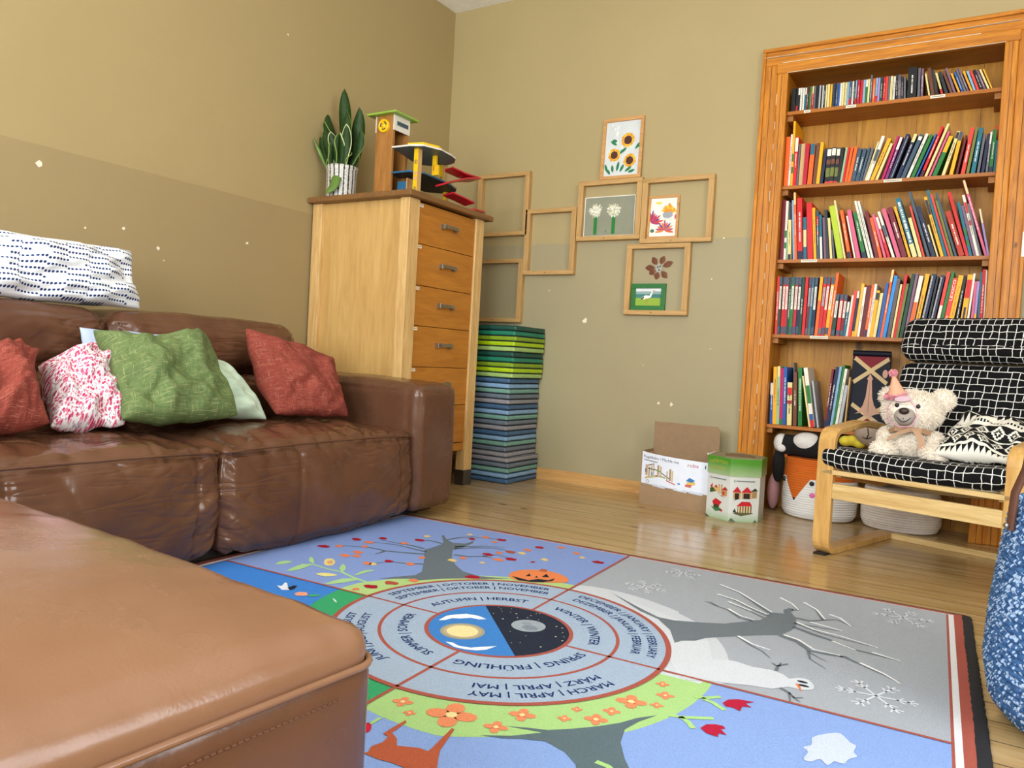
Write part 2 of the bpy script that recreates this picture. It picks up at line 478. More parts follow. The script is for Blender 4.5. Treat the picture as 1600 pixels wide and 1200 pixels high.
wall_with_windows('wall_front', 0, RX, ((.8, 2.1), (2.5, 3.8)), fr, M_WR)
wall_with_windows('wall_right', RY-T, 0, ((-3.75, -2.45),), ri, M_WR)
def win(i, pl, a, b):
    mb = MB(); z0, z1 = .85, 2.62; w = .055
    mb.box(*pl(a, b, z0, z0+w), M_WHITE); mb.box(*pl(a, b, z1-w, z1), M_WHITE)
    for x in (a, (a+b)/2-w/2, b-w): mb.box(*pl(x, x+w, z0+w, z1-w), M_WHITE)
    mb.box(*pl(a, b, 2.05, 2.05+w), M_WHITE)
    struct(mb.build('window_%d' % i))
p1 = lambda a, b, z0, z1: ((a, RY-.09, z0), (b, RY-.04, z1))
p2 = lambda a, b, z0, z1: ((RX+.04, a, z0), (RX+.09, b, z1))
win(1, p1, .8, 2.1); win(2, p1, 2.5, 3.8); win(3, p2, -3.75, -2.45)
m = MB(); m.prism([(0, 0), (.018, 0), (.018, .052), (.006, .066), (0, .066)], 0, NX0-.13, M_BASE, M=Matrix(((0, 0, 1, 0), (-1, 0, 0, 0), (0, 1, 0, 0), (0, 0, 0, 1))))
struct(m.build('baseboard_back'))
m = MB(); m.box((0, RY, 0), (.018, -.018, .066), M_BASE); struct(m.build('baseboard_left'))
m = MB(); m.box((NX1+.131, -.018, 0), (RX, 0, .066), M_BASE); struct(m.build('trim_7'))
m = MB(); m.box((RX-.018, RY, 0), (RX, -.018, .066), M_BASE); struct(m.build('baseboard_right'))
# filler spots and nail holes on the walls
def spot(mb, p, r, ax):
    pts = [(r*(1+.35*sin(k*2.1+p.x*40))*cos(k*pi/4), r*(1+.3*cos(k*1.7+p.z*30))*sin(k*pi/4)) for k in range(8)]
    if ax == 0: M = Matrix(((0, 0, 1, p.x), (1, 0, 0, p.y), (0, 1, 0, p.z), (0, 0, 0, 1)))
    else: M = Matrix(((1, 0, 0, p.x), (0, 0, -1, p.y), (0, 1, 0, p.z), (0, 0, 0, 1)))
    mb.prism(pts, -.001, .0012, M_SPOT, M=M)
M_SPOT = plain('#e9dfc8', .9)
m = MB()
for x, y, r in ((61, 256, .011), (247, 388, .007), (193, 357, .006), (386, 380, .007), (133, 356, .004), (450, 54, .005), (256, 407, .003)): spot(m, at(x, y, 0, 0), r, 0)
for x, y, r in ((1029, 630, .009), (1049, 632, .012), (1157, 640, .008), (1131, 372, .006), (914, 501, .018), (1112, 436, .005), (1110, 545, .004), (1005, 571, .003), (858, 454, .004)): spot(m, at(x, y, 1, 0), r*.8, 1)
struct(m.build('trim_5'))

# pine casing round the niche: two stepped boards on each side and across the top
def casing(i, side):
    mb = MB()
    if side == 'top':
        mb.box((NX0-.13, -.022, NZ1+.045), (NX1+.13, 0, NZ1+.13), M_TRIMX); mb.box((NX0-.055, -.034, NZ1-.005), (NX1+.055, 0, NZ1+.047), M_TRIMX)
        mb.box((NX0-.13, -.036, NZ1+.112), (NX1+.13, -.022, NZ1+.13), M_TRIMX)
    else:
        sg = -1 if side == 'left' else 1; e = NX0 if side == 'left' else NX1
        mb.box((e+sg*.049, -.022, 0), (e+sg*.13, 0, NZ1+.045), M_TRIM); mb.box((e-sg*.004, -.034, 0), (e+sg*.049, 0, NZ1-.005), M_TRIM)
        mb.box((e+sg*.112, -.036, 0), (e+sg*.13, -.022, NZ1+.112), M_TRIM)
    struct(mb.build('trim_%d' % i, bevel=.004))
casing(1, 'left'); casing(2, 'right'); casing(3, 'top')
# white paint left in the joints of the casing
m = MB(); rr = random.Random(3); M_CRK = plain('#d9cdb4', .9)
for sg, e in ((-1, NX0), (1, NX1)):
    m.box((e+sg*.083-.0009, -.0228, 0), (e+sg*.083+.0009, -.0215, NZ1+.04), M_DARK); m.box((e+sg*.0265-.0008, -.0348, 0), (e+sg*.0265+.0008, -.0335, NZ1-.01), M_DARK)
z = .35
while z < NZ1:
    l = rr.uniform(.01, .06); x = NX0-.048+rr.uniform(-.001, .001)
    m.box((x-.0015, -.0352, z), (x+.0012, -.0215, z+l), M_CRK); z += l+rr.uniform(.01, .12)
m.box((NX0-.12, -.0365, NZ1+.083), (NX1+.05, -.022, NZ1+.0845), M_CRK)
m.box((NX0, -.0352, NZ1-.0065), (NX1, -.030, NZ1-.0045), M_CRK)
m.box((NX0-.03, -.0352, NZ1+.046), (NX1-.1, -.0225, NZ1+.049), M_CRK)
struct(m.build('trim_4'))

# the shelves built into the old doorway
bc = thing('bookcase', 'tall pine bookcase built into the old doorway, five shelves of books', 'bookcase', (0, 0, 0))
m = MB(); m.box((NX0, ND-.012, 0), (NX1, ND, NZ1), M_NICHE); m.build('back_panel', bc)
for a, b in ((NX0-.02, NX0), (NX1, NX1+.02)):
    m = MB(); m.box((a, .0, 0), (b, ND, NZ1+.02), M_TRIM); m.build('side_panel', bc)
m = MB(); m.box((NX0-.02, 0, NZ1), (NX1+.02, ND, NZ1+.02), M_SHELF); m.build('top_panel', bc)
SHZ = (2.071, 1.691, 1.312, .926, .458)
M_CLEAT = wood('shelf_cleat', '#8a5420', '#b57a3c', 1, 6, .5)
M_LAB = plain('#f1ead6', .7); M_INK = plain('#39352f', .8)
labs = {0: ((1323, 1339), (1454, 1477), (1258, 1268)), 1: ((1381, 1409),), 2: ((1252, 1277),), 3: ((1266, 1294),), 4: ()}
for i, z in enumerate(SHZ):
    m = MB(); m.box((NX0+.001, .0, z-.018), (NX1-.001, ND-.013, z), M_SHELF)
    sh = m.build('shelf', bc, bevel=.0015)
    for x0, x1 in ((NX0+.001, NX0+.03), (NX1-.03, NX1-.001)):
        m = MB(); m.box((x0, .02, z-.045), (x1, ND-.014, z-.0182), M_CLEAT); m.build('cleat', sh)
    for a, b in labs[i]:
        xa = at(a, 300 if i < 2 else 420, 1, 0).x; xb = at(b, 300 if i < 2 else 420, 1, 0).x
        xa = at(a, [147, 279, 403, 523, 663][i], 1, 0).x; xb = at(b, [147, 279, 403, 523, 663][i], 1, 0).x
        m = MB(); m.box((xa, -.0012, z-.016), (xb, -.0002, z-.003), M_LAB)
        k = xa+.006
        while k < xb-.006: m.box((k, -.0016, z-.0115), (k+.003, -.0011, z-.0075), M_INK); k += .0045
        m.build('label_strip', sh)
BOOKS = """
0 2.1746 0.0 0.0106 0.123 black - 0.00
0 2.1855 0.0 0.0106 0.123 black - 0.00
0 2.1972 0.0 0.0112 0.123 black r 0.00
0 2.2085 0.0 0.0105 0.123 black w 0.00
0 2.2190 0.0 0.0098 0.123 white - 0.00
0 2.2292 0.0 0.0098 0.123 white - 0.00
0 2.2395 0.0 0.0094 0.123 teal w 0.00
0 2.2492 0.0 0.0094 0.123 dark_red - 0.00
0 2.2595 0.0 0.0059 0.123 green - 0.00
0 2.2657 0.0 0.0059 0.123 olive - 0.00
0 2.2743 0.0 0.0086 0.123 red c 0.00
0 2.2840 0.0 0.0086 0.123 grey - 0.00
0 2.2926 0.0 0.0079 0.123 black - 0.00
0 2.3008 0.0 0.0079 0.123 black - 0.00
0 2.3096 0.0 0.0089 0.123 pale_grey - 0.00
0 2.3219 0.0 0.0085 0.123 white - 0.00
0 2.3306 0.0 0.0081 0.123 black - 0.00
0 2.3390 0.0 0.0081 0.123 cream - 0.00
0 2.3504 0.0 0.0108 0.123 cream - 0.00
0 2.3615 0.0 0.0108 0.123 yellow - 0.00
0 2.3721 0.0 0.0067 0.123 slate - 0.00
0 2.3792 0.0 0.0067 0.123 navy - 0.00
0 2.3872 0.0 0.0080 0.123 slate - 0.00
0 2.3972 0.0 0.0100 0.123 blue - 0.00
0 2.4075 0.0 0.0100 0.123 white - 0.00
0 2.4185 0.0 0.0109 0.123 cream - 0.00
0 2.4298 0.0 0.0109 0.123 cream - 0.00
0 2.4410 0.0 0.0109 0.123 pale_blue - 0.00
0 2.4521 0.0 0.0108 0.123 slate r 0.00
0 2.4628 0.0 0.0085 0.123 white - 0.00
0 2.4713 0.0 0.0072 0.123 black - 0.00
0 2.4788 0.0 0.0072 0.123 pale_blue r 0.00
0 2.4899 0.0 0.0110 0.123 crimson - 0.00
0 2.5027 0.0 0.0120 0.123 red - 0.00
0 2.5147 0.0 0.0106 0.123 pale_blue - 0.00
0 2.5256 0.0 0.0103 0.123 green w 0.00
0 2.5358 0.0 0.0093 0.123 cream - 0.00
0 2.5455 0.0 0.0093 0.142 grey - 0.00
0 2.5583 0.0 0.0117 0.123 orange - 0.00
0 2.5707 0.0 0.0098 0.123 pale_blue r 0.00
0 2.5809 0.0 0.0098 0.123 lavender - 0.00
0 2.5923 0.0 0.0114 0.123 dark_green - 0.00
0 2.6051 0.0 0.0107 0.123 red - 0.00
0 2.6158 0.0 0.0097 0.123 coral - 0.00
0 2.6258 0.0 0.0097 0.123 grey - 0.00
0 2.6367 0.0 0.0112 0.123 cream - 0.00
0 2.6477 0.0 0.0106 0.123 white - 0.00
0 2.6623 -2.4 0.0082 0.129 black - 0.00
0 2.6703 -2.7 0.0063 0.126 grey - 0.00
0 2.6771 -2.8 0.0063 0.124 mauve - 0.00
0 2.6858 -2.7 0.0094 0.114 dark_grey - 0.00
0 2.6976 -2.4 0.0088 0.114 grey - 0.00
0 2.7257 -0.9 0.0388 0.154 black - 0.00
0 2.7564 -1.4 0.0108 0.145 grey - 0.00
0 2.7701 -1.7 0.0104 0.142 mauve - 0.00
0 2.8033 -11.9 0.0077 0.115 cream - 0.00
0 2.8184 -10.6 0.0149 0.142 brown - 0.00
0 2.8345 -11.8 0.0106 0.127 dark_grey - 0.00
0 2.8571 -16.9 0.0092 0.116 cream r 0.00
0 2.8749 -18.2 0.0127 0.117 dark_grey - 0.00
0 2.8949 -20.2 0.0106 0.118 brown - 0.00
0 2.9086 -19.5 0.0106 0.133 mauve - 0.00
0 2.9270 -21.9 0.0087 0.109 yellow - 0.00
0 2.9397 -21.1 0.0093 0.108 blue - 0.00
0 2.9513 -21.3 0.0087 0.125 grey - 0.00
0 2.9628 -22.1 0.0075 0.124 mauve - 0.00
0 2.9760 -22.1 0.0086 0.107 yellow - 0.00
0 2.9880 -20.6 0.0097 0.105 pale_blue - 0.00
0 3.0023 -20.7 0.0107 0.106 coral - 0.00
0 3.0165 -21.1 0.0112 0.108 black - 0.00
0 3.0300 -22.0 0.0095 0.105 mauve - 0.00
0 3.0435 -23.1 0.0089 0.108 cream - 0.00
0 3.0553 -22.5 0.0068 0.106 yellow - 0.00
1 2.1691 -0.3 0.0197 0.257 orange - 0.00
1 2.1844 -0.1 0.0103 0.271 white p 0.00
1 2.1979 -0.7 0.0105 0.335 yellow g 0.00
1 2.2116 0.0 0.0161 0.253 red w 0.00
1 2.2245 0.6 0.0086 0.215 grey - 0.00
1 2.2414 0.6 0.0195 0.216 beige - 0.00
1 2.2613 1.3 0.0194 0.213 crimson - 0.00
1 2.2862 1.8 0.0211 0.208 orange T 0.00
1 2.3095 1.9 0.0157 0.211 brown - 0.00
1 2.3269 2.4 0.0156 0.212 yellow - 0.00
1 2.3431 4.0 0.0131 0.179 navy - 0.00
1 2.3684 1.4 0.0206 0.181 black s 0.00
1 2.3896 1.9 0.0188 0.181 black s 0.00
1 2.4080 2.5 0.0170 0.179 black s 0.00
1 2.4236 4.0 0.0135 0.177 black - 0.00
1 2.4358 5.8 0.0101 0.176 pale_green - 0.00
1 2.4470 5.8 0.0087 0.175 red - 0.00
1 2.4587 6.4 0.0113 0.174 orange - 0.00
1 2.4737 7.8 0.0149 0.176 orange - 0.00
1 2.4903 8.4 0.0164 0.167 slate t 0.00
1 2.5085 9.6 0.0163 0.166 slate t 0.00
1 2.5249 11.0 0.0097 0.168 slate - 0.00
1 2.5377 11.6 0.0109 0.167 grey - 0.00
1 2.5465 14.6 0.0057 0.196 cream - 0.00
1 2.5576 15.4 0.0138 0.221 white S 0.00
1 2.5770 18.7 0.0160 0.209 yellow t 0.00
1 2.5970 18.4 0.0116 0.184 cream - 0.00
1 2.6243 15.6 0.0102 0.214 magenta - 0.00
1 2.6396 15.7 0.0126 0.212 purple w 0.00
1 2.6601 17.0 0.0172 0.220 navy l 0.00
1 2.6899 17.5 0.0154 0.221 navy C 0.00
1 2.7107 18.9 0.0167 0.218 slate d 0.00
1 2.7330 19.1 0.0121 0.219 white t 0.00
1 2.7536 19.3 0.0138 0.212 green - 0.00
1 2.7710 19.8 0.0065 0.214 blue - 0.00
1 2.7914 18.1 0.0108 0.245 red N 0.00
1 2.8101 18.5 0.0101 0.256 cream - 0.00
1 2.8262 18.2 0.0083 0.221 pink - 0.00
1 2.8456 18.0 0.0177 0.194 green y 0.00
1 2.8824 14.4 0.0125 0.210 cream B 0.00
1 2.9157 9.0 0.0144 0.200 yellow L 0.00
1 2.9383 8.7 0.0089 0.184 dark_red - 0.00
1 2.9622 7.4 0.0154 0.218 coral t 0.00
1 2.9815 6.7 0.0118 0.216 olive - 0.00
1 3.0036 5.7 0.0171 0.211 teal t 0.00
1 3.0241 4.9 0.0100 0.180 grey - 0.00
1 3.0416 4.3 0.0117 0.183 navy - 0.00
1 3.0576 2.6 0.0087 0.192 grey w 0.00
1 3.0724 2.2 0.0139 0.197 green N 0.00
1 3.0882 0.6 0.0086 0.149 teal - 0.00
1 3.0850 -0.4 0.0098 0.250 coral x 0.14
2 2.1705 -0.6 0.0183 0.312 maroon - 0.00
2 2.1873 -0.9 0.0113 0.307 white g 0.00
2 2.2002 -2.2 0.0067 0.158 pale_green - 0.00
2 2.2139 -3.2 0.0142 0.206 cream N 0.00
2 2.2341 -4.7 0.0093 0.310 pale_blue - 0.00
2 2.2444 -4.6 0.0107 0.348 orange C 0.00
2 2.2657 -4.2 0.0247 0.317 red N 0.00
2 2.2905 -4.0 0.0158 0.217 teal m 0.00
2 2.3150 -4.6 0.0261 0.289 red - 0.00
2 2.3384 -5.2 0.0131 0.264 yellow t 0.00
2 2.3533 -4.6 0.0110 0.248 slate R 0.00
2 2.3681 -4.9 0.0124 0.228 teal W 0.00
2 2.3867 -5.6 0.0109 0.213 mauve - 0.00
2 2.3995 -5.7 0.0129 0.250 dark_grey - 0.00
2 2.4160 -6.8 0.0108 0.208 cream - 0.00
2 2.4297 -7.8 0.0067 0.146 grey - 0.00
2 2.4577 -12.1 0.0263 0.273 lime - 0.00
2 2.4792 -12.7 0.0085 0.301 cream - 0.00
2 2.5009 -12.4 0.0146 0.249 orange N 0.00
2 2.5257 -13.4 0.0077 0.221 white - 0.00
2 2.5422 -13.9 0.0176 0.249 pink - 0.00
2 2.5684 -14.3 0.0177 0.237 green N 0.00
2 2.5912 -16.0 0.0100 0.295 white t 0.00
2 2.6052 -16.2 0.0099 0.295 white t 0.00
2 2.6252 -15.3 0.0149 0.239 maroon - 0.00
2 2.6423 -15.7 0.0129 0.205 orange t 0.00
2 2.6613 -17.3 0.0112 0.225 pink - 0.00
2 2.6785 -18.6 0.0117 0.215 red w 0.00
2 2.6981 -19.5 0.0116 0.241 white S 0.00
2 2.7206 -19.0 0.0176 0.253 pink - 0.00
2 2.7462 -18.7 0.0218 0.255 maroon t 0.00
2 2.7684 -18.0 0.0103 0.260 yellow t 0.00
2 2.7905 -18.1 0.0210 0.300 teal V 0.00
2 2.8134 -16.9 0.0138 0.198 cream - 0.00
2 2.8290 -16.9 0.0084 0.258 coral - 0.00
2 2.8482 -17.7 0.0106 0.330 slate - 0.00
2 2.8698 -18.8 0.0163 0.255 navy t 0.00
2 2.8867 -18.1 0.0064 0.162 cream - 0.00
2 2.9050 -17.4 0.0128 0.297 yellow b 0.00
2 2.9201 -17.0 0.0110 0.332 teal - 0.00
2 2.9340 -17.6 0.0081 0.310 coral - 0.00
2 2.9456 -17.2 0.0098 0.276 olive - 0.00
2 2.9604 -18.1 0.0086 0.315 slate - 0.00
2 2.9842 -18.4 0.0215 0.222 rust t 0.00
2 3.0070 -17.2 0.0130 0.317 red - 0.00
2 3.0206 -14.7 0.0117 0.261 teal g 0.00
2 3.0374 -15.7 0.0111 0.247 mauve - 0.00
2 3.0490 -15.1 0.0107 0.296 white R 0.00
2 3.0592 -14.9 0.0082 0.252 grey - 0.00
2 3.0802 -17.4 0.0101 0.381 pink C 0.00
2 3.0900 -12.4 0.0082 0.223 lavender c 0.00
3 2.1694 -0.9 0.0132 0.302 coral t 0.00
3 2.1828 -0.5 0.0132 0.298 dark_green f 0.00
3 2.1966 -0.3 0.0136 0.298 red f 0.00
3 2.2112 -0.3 0.0147 0.298 crimson f 0.00
3 2.2256 0.1 0.0135 0.298 dark_green t 0.00
3 2.2415 -0.1 0.0152 0.298 green f 0.00
3 2.2571 0.2 0.0153 0.297 crimson f 0.00
3 2.2741 0.1 0.0138 0.295 navy f 0.00
3 2.2887 0.4 0.0131 0.297 dark_green t 0.00
3 2.3046 0.5 0.0137 0.297 red - 0.00
3 2.3187 0.9 0.0122 0.295 maroon e 0.00
3 2.3331 0.9 0.0122 0.295 teal e 0.00
3 2.3482 1.1 0.0150 0.295 navy f 0.00
3 2.3664 1.9 0.0149 0.298 orange y 0.00
3 2.3831 2.5 0.0149 0.298 red e 0.00
3 2.3998 2.7 0.0141 0.296 red f 0.00
3 2.4158 3.2 0.0154 0.298 yellow f 0.00
3 2.4298 3.9 0.0119 0.317 orange t 0.00
3 2.4465 3.3 0.0167 0.210 dark_green f 0.00
3 2.4684 2.7 0.0166 0.210 red f 0.00
3 2.4863 3.0 0.0151 0.208 maroon f 0.00
3 2.5001 3.7 0.0110 0.175 teal w 0.00
3 2.5121 4.5 0.0095 0.205 white - 0.00
3 2.5253 4.1 0.0129 0.228 coral - 0.00
3 2.5398 3.5 0.0114 0.225 navy Y 0.00
3 2.5523 4.4 0.0127 0.263 yellow l 0.00
3 2.5658 4.1 0.0106 0.245 white t 0.00
3 2.5820 3.9 0.0193 0.255 dark_red - 0.00
3 2.5980 4.4 0.0119 0.257 orange N 0.00
3 2.6096 4.4 0.0106 0.261 white t 0.00
3 2.6229 4.7 0.0152 0.229 yellow k 0.00
3 2.6384 5.5 0.0131 0.216 cream - 0.00
3 2.6559 5.0 0.0138 0.266 blue - 0.00
3 2.6688 5.6 0.0104 0.330 orange C 0.00
3 2.6816 6.3 0.0143 0.302 sky_blue - 0.00
3 2.7007 5.5 0.0149 0.287 grey h 0.00
3 2.7155 5.6 0.0084 0.260 cream - 0.00
3 2.7268 6.2 0.0109 0.307 red - 0.00
3 2.7381 6.5 0.0109 0.262 olive - 0.00
3 2.7541 6.6 0.0140 0.310 dark_green - 0.00
3 2.7710 6.4 0.0114 0.311 mauve - 0.00
3 2.7860 7.2 0.0176 0.300 white O 0.00
3 2.8096 7.4 0.0175 0.310 yellow t 0.00
3 2.8347 7.9 0.0198 0.308 navy h 0.00
3 2.8565 7.1 0.0080 0.299 dark_grey - 0.00
3 2.8705 8.3 0.0171 0.303 navy h 0.00
3 2.8946 7.7 0.0134 0.318 coral W 0.00
3 2.9084 8.2 0.0133 0.321 green - 0.00
3 2.9291 7.3 0.0181 0.288 orange X 0.00
3 2.9486 7.6 0.0198 0.300 yellow K 0.00
3 2.9742 5.8 0.0119 0.300 black t 0.00
3 3.0015 4.5 0.0213 0.303 yellow Q 0.00
3 3.0221 3.5 0.0087 0.308 white - 0.00
3 3.0406 1.7 0.0103 0.272 pink - 0.00
3 3.0532 1.2 0.0095 0.271 lavender o 0.00
3 3.0681 -0.1 0.0076 0.312 teal - 0.00
3 3.0786 0.0 0.0127 0.327 red t 0.00
3 3.0916 -0.7 0.0049 0.323 white - 0.00
4 2.1749 -2.4 0.0154 0.217 blue w 0.00
4 2.1920 -2.5 0.0174 0.299 yellow t 0.00
4 2.2087 -2.2 0.0152 0.303 pale_green C 0.00
4 2.2240 -2.1 0.0147 0.293 magenta G 0.00
4 2.2403 -2.1 0.0166 0.300 blue t 0.00
4 2.2652 -2.4 0.0233 0.222 cream R 0.00
4 2.2952 -3.1 0.0173 0.277 brown t 0.00
4 2.3188 -3.4 0.0188 0.302 green t 0.00
4 2.3663 -10.8 0.0080 0.262 cream - 0.00
4 2.3813 -10.0 0.0191 0.305 white Z 0.00
4 2.4064 -9.9 0.0087 0.240 pale_grey - 0.00
4 2.4382 3.8 0.0103 0.302 maroon N 0.00
4 2.4508 5.4 0.0142 0.315 navy t 0.00
4 2.4667 5.0 0.0118 0.317 pale_blue - 0.00
4 2.4777 5.9 0.0094 0.327 green - 0.00
4 2.4899 5.7 0.0117 0.308 white t 0.00
4 2.5069 5.6 0.0140 0.225 pale_grey - 0.00
4 2.5315 1.9 0.0054 0.266 beige - 0.00
4 2.2794 -6.2 0.0066 0.329 grey x 0.12
"""

# ------------------------------------------------------------------ books: shelf, x, lean, thickness, height, colour, spine style, set back
CN = dict(black='#17161a', dark_grey='#37383c', grey='#77767a', pale_grey='#b9bbbd', white='#ece8dd', cream='#e6d9a8', beige='#cdb38a', yellow='#e9b41f', lime='#b9c944', orange='#e2792a',
 rust='#b0401c', coral='#d9584a', red='#c3222a', crimson='#b3203f', dark_red='#6d1520', maroon='#7c1f33', brown='#7a5238', olive='#7e8246', green='#2f7d3c', dark_green='#174b36', pale_green='#a9c2a0',
 teal='#1f7686', sky_blue='#3a9ad6', blue='#3a6aa6', pale_blue='#9fbad0', slate='#4e6373', navy='#1f2c50', lavender='#b3a2cc', purple='#8a3a7c', mauve='#8d6f80', magenta='#b5176a', pink='#d57a96')
ORD = ['', 'leftmost', 'second', 'third', 'fourth', 'fifth', 'sixth', 'seventh', 'eighth', 'ninth', 'tenth']
def nth(k): return ORD[k] if k <= 10 else '%d%s' % (k, 'th' if 10 < k % 100 < 14 else {1: 'st', 2: 'nd', 3: 'rd'}.get(k % 10, 'th'))
SHN = ['top shelf', 'second shelf', 'middle shelf', 'fourth shelf', 'lowest shelf']
STY = {'t': 'with lettered spine', 'w': 'with a white band', 'c': 'with a cream band', 'r': 'with a red foot', 'N': 'with a navy foot', 'C': 'with a cream top', 'T': 'with a teal top', 's': 'with a patterned spine',
 'S': 'with a grey band', 'l': 'with a pale stripe', 'd': 'with a white dot', 'y': 'with a yellow top', 'B': 'with a black top', 'L': 'with a blue top', 'm': 'with a cream middle', 'R': 'with red patches', 'W': 'with a white half',
 'V': 'with big white lettering', 'b': 'with a dark top', 'f': 'with a white title strip', 'e': 'with a pale title strip', 'Y': 'with a yellow foot', 'k': 'with a black top', 'O': 'with an orange middle', 'h': 'with a ribbed spine',
 'X': 'lettered LEXICO', 'K': 'lettered down the spine', 'Q': 'with a navy patch', 'o': 'with a yellow foot', 'G': 'with a green foot', 'Z': 'with a green middle', 'g': 'with green patches', 'p': 'with pink lettering', 'x': 'standing further back', '-': ''}
def deep(h):
    c = [int(h[i:i+2], 16)/255 for i in (1, 3, 5)]; m_ = sum(c)/3
    c = [max(0, min(1, m_+(x-m_)*1.22))**1.22 for x in c]; return '#%02x%02x%02x' % tuple(int(x*255) for x in c)
BM = {k: plain(deep(v), .45, bump=.05, var=.04, spec=.3) for k, v in CN.items()}
M_PAGE = plain('#ddd2b6', .8); M_PW = plain('#efeadf', .45); M_PK = plain('#191a20', .4)
def styles(st, col):
    "spine bands from top: (from, to, colour)"
    w, k = 'white', 'black'
    return {'w': [(.02, .30, w)], 'c': [(.0, .3, 'cream')], 'r': [(.72, 1, 'red')], 'N': [(.86, 1, 'navy')], 'C': [(0, .18, 'cream')], 'T': [(0, .26, 'teal')], 's': [(.03, .22, w), (.32, .45, 'brown'), (.55, .8, 'olive'), (.93, 1, 'coral')],
     'S': [(.3, .55, 'slate')], 'd': [(.05, .13, w)], 'y': [(0, .4, 'yellow')], 'B': [(.02, .16, 'dark_grey')], 'L': [(0, .2, 'slate')], 'm': [(.3, .7, 'cream')], 'R': [(.12, .3, 'red'), (.42, .5, 'crimson')], 'W': [(.5, 1, w)],
     'V': [(.78, 1, 'cream')], 'b': [(.05, .3, 'dark_grey')], 'f': [(0, .13, 'slate'), (.16, .56, w), (.86, .98, 'slate')], 'e': [(0, .12, 'slate'), (.18, .5, 'pale_grey'), (.88, .98, 'grey')], 'Y': [(.0, .15, w), (.88, 1, 'yellow')],
     'k': [(.05, .2, 'dark_grey')], 'O': [(.42, .78, 'orange')], 'X': [(0, .62, 'coral')], 'Q': [(.08, .36, 'red'), (.5, 1, 'navy')], 'o': [(.55, 1, 'yellow')], 'G': [(.9, 1, 'green')], 'Z': [(.3, .6, 'green'), (.78, .88, 'blue'), (.88, 1, 'red')],
     'g': [(.5, .62, 'green'), (.7, .8, 'green')], 'l': [], 'h': []}.get(st, [])
def dashes(mb, x0, z0, z1, w, m, y, rnd):
    z = z1
    while z > z0:
        l = rnd.uniform(.0022, .0042); mb.box((x0-w/2, y-.0003, z-l), (x0+w/2, y, z), m); z -= l+.0012+(.004 if rnd.random() < .16 else 0)
books = []
for line in BOOKS.strip().split('\n'):
    a = line.split(); books.append([int(a[0])]+[float(q) for q in a[1:5]]+[a[5], a[6], float(a[7])])
lab_seen = {}
def size_word(b):
    s, x, an, t, h = b[:5]
    o = []
    if s == 0:
        if t > .03: return 'thick'
        if h > .138: return 'taller'
        return 'slim'
    o.append('thick' if t > .026 else 'thin' if t < .0125 else '')
    o.append('tall' if h > (.27 if s < 4 else .24) else 'short' if h < .19 else '')
    return ' '.join(q for q in o if q)
def lean_word(b): return 'leaning' if abs(b[2]) > 11 else 'upright' if abs(b[2]) < 4 else 'tilted'
def make_labels():
    res = []
    from collections import Counter
    def base(b):
        kind = 'disc case' if b[0] == 0 else 'book'
        return ' '.join(q for q in (size_word(b), lean_word(b) if b[0] else '', b[5].replace('_', ' '), kind, STY.get(b[6], ''), 'on the', SHN[b[0]]) if q)
    B = [base(b) for b in books]; cnt = Counter(B)
    byshelf = {s: [i for i, b in enumerate(books) if b[0] == s] for s in range(5)}
    L2 = []
    for i, b in enumerate(books):
        row = byshelf[b[0]]; k = row.index(i)
        lf = books[row[k-1]][5].replace('_', ' ') if k else None; rt = books[row[k+1]][5].replace('_', ' ') if k+1 < len(row) else None
        nb = (' between %s and %s' % (lf, rt)) if lf and rt else (' at the left end' if not lf else ' at the right end')
        kind = 'disc case' if b[0] == 0 else 'book'
        L2.append(' '.join(q for q in (size_word(b), b[5].replace('_', ' '), kind) if q)+nb+', '+SHN[b[0]])
    c2 = Counter(L2)
    for i, b in enumerate(books):
        row = byshelf[b[0]]; k = row.index(i)+1
        if cnt[B[i]] == 1 and len(B[i].split()) <= 16: res.append(B[i])
        elif c2[L2[i]] == 1 and len(L2[i].split()) <= 16: res.append(L2[i])
        else:
            kind = 'disc case' if b[0] == 0 else 'book'
            res.append(' '.join(q for q in (size_word(b), b[5].replace('_', ' '), kind, nth(k), 'from the left on the', SHN[b[0]]) if q))
    return res
LBL = make_labels()
GRP = ['disc cases on the top shelf', 'books on the second shelf', 'books on the middle shelf', 'books on the fourth shelf', 'books on the lowest shelf']
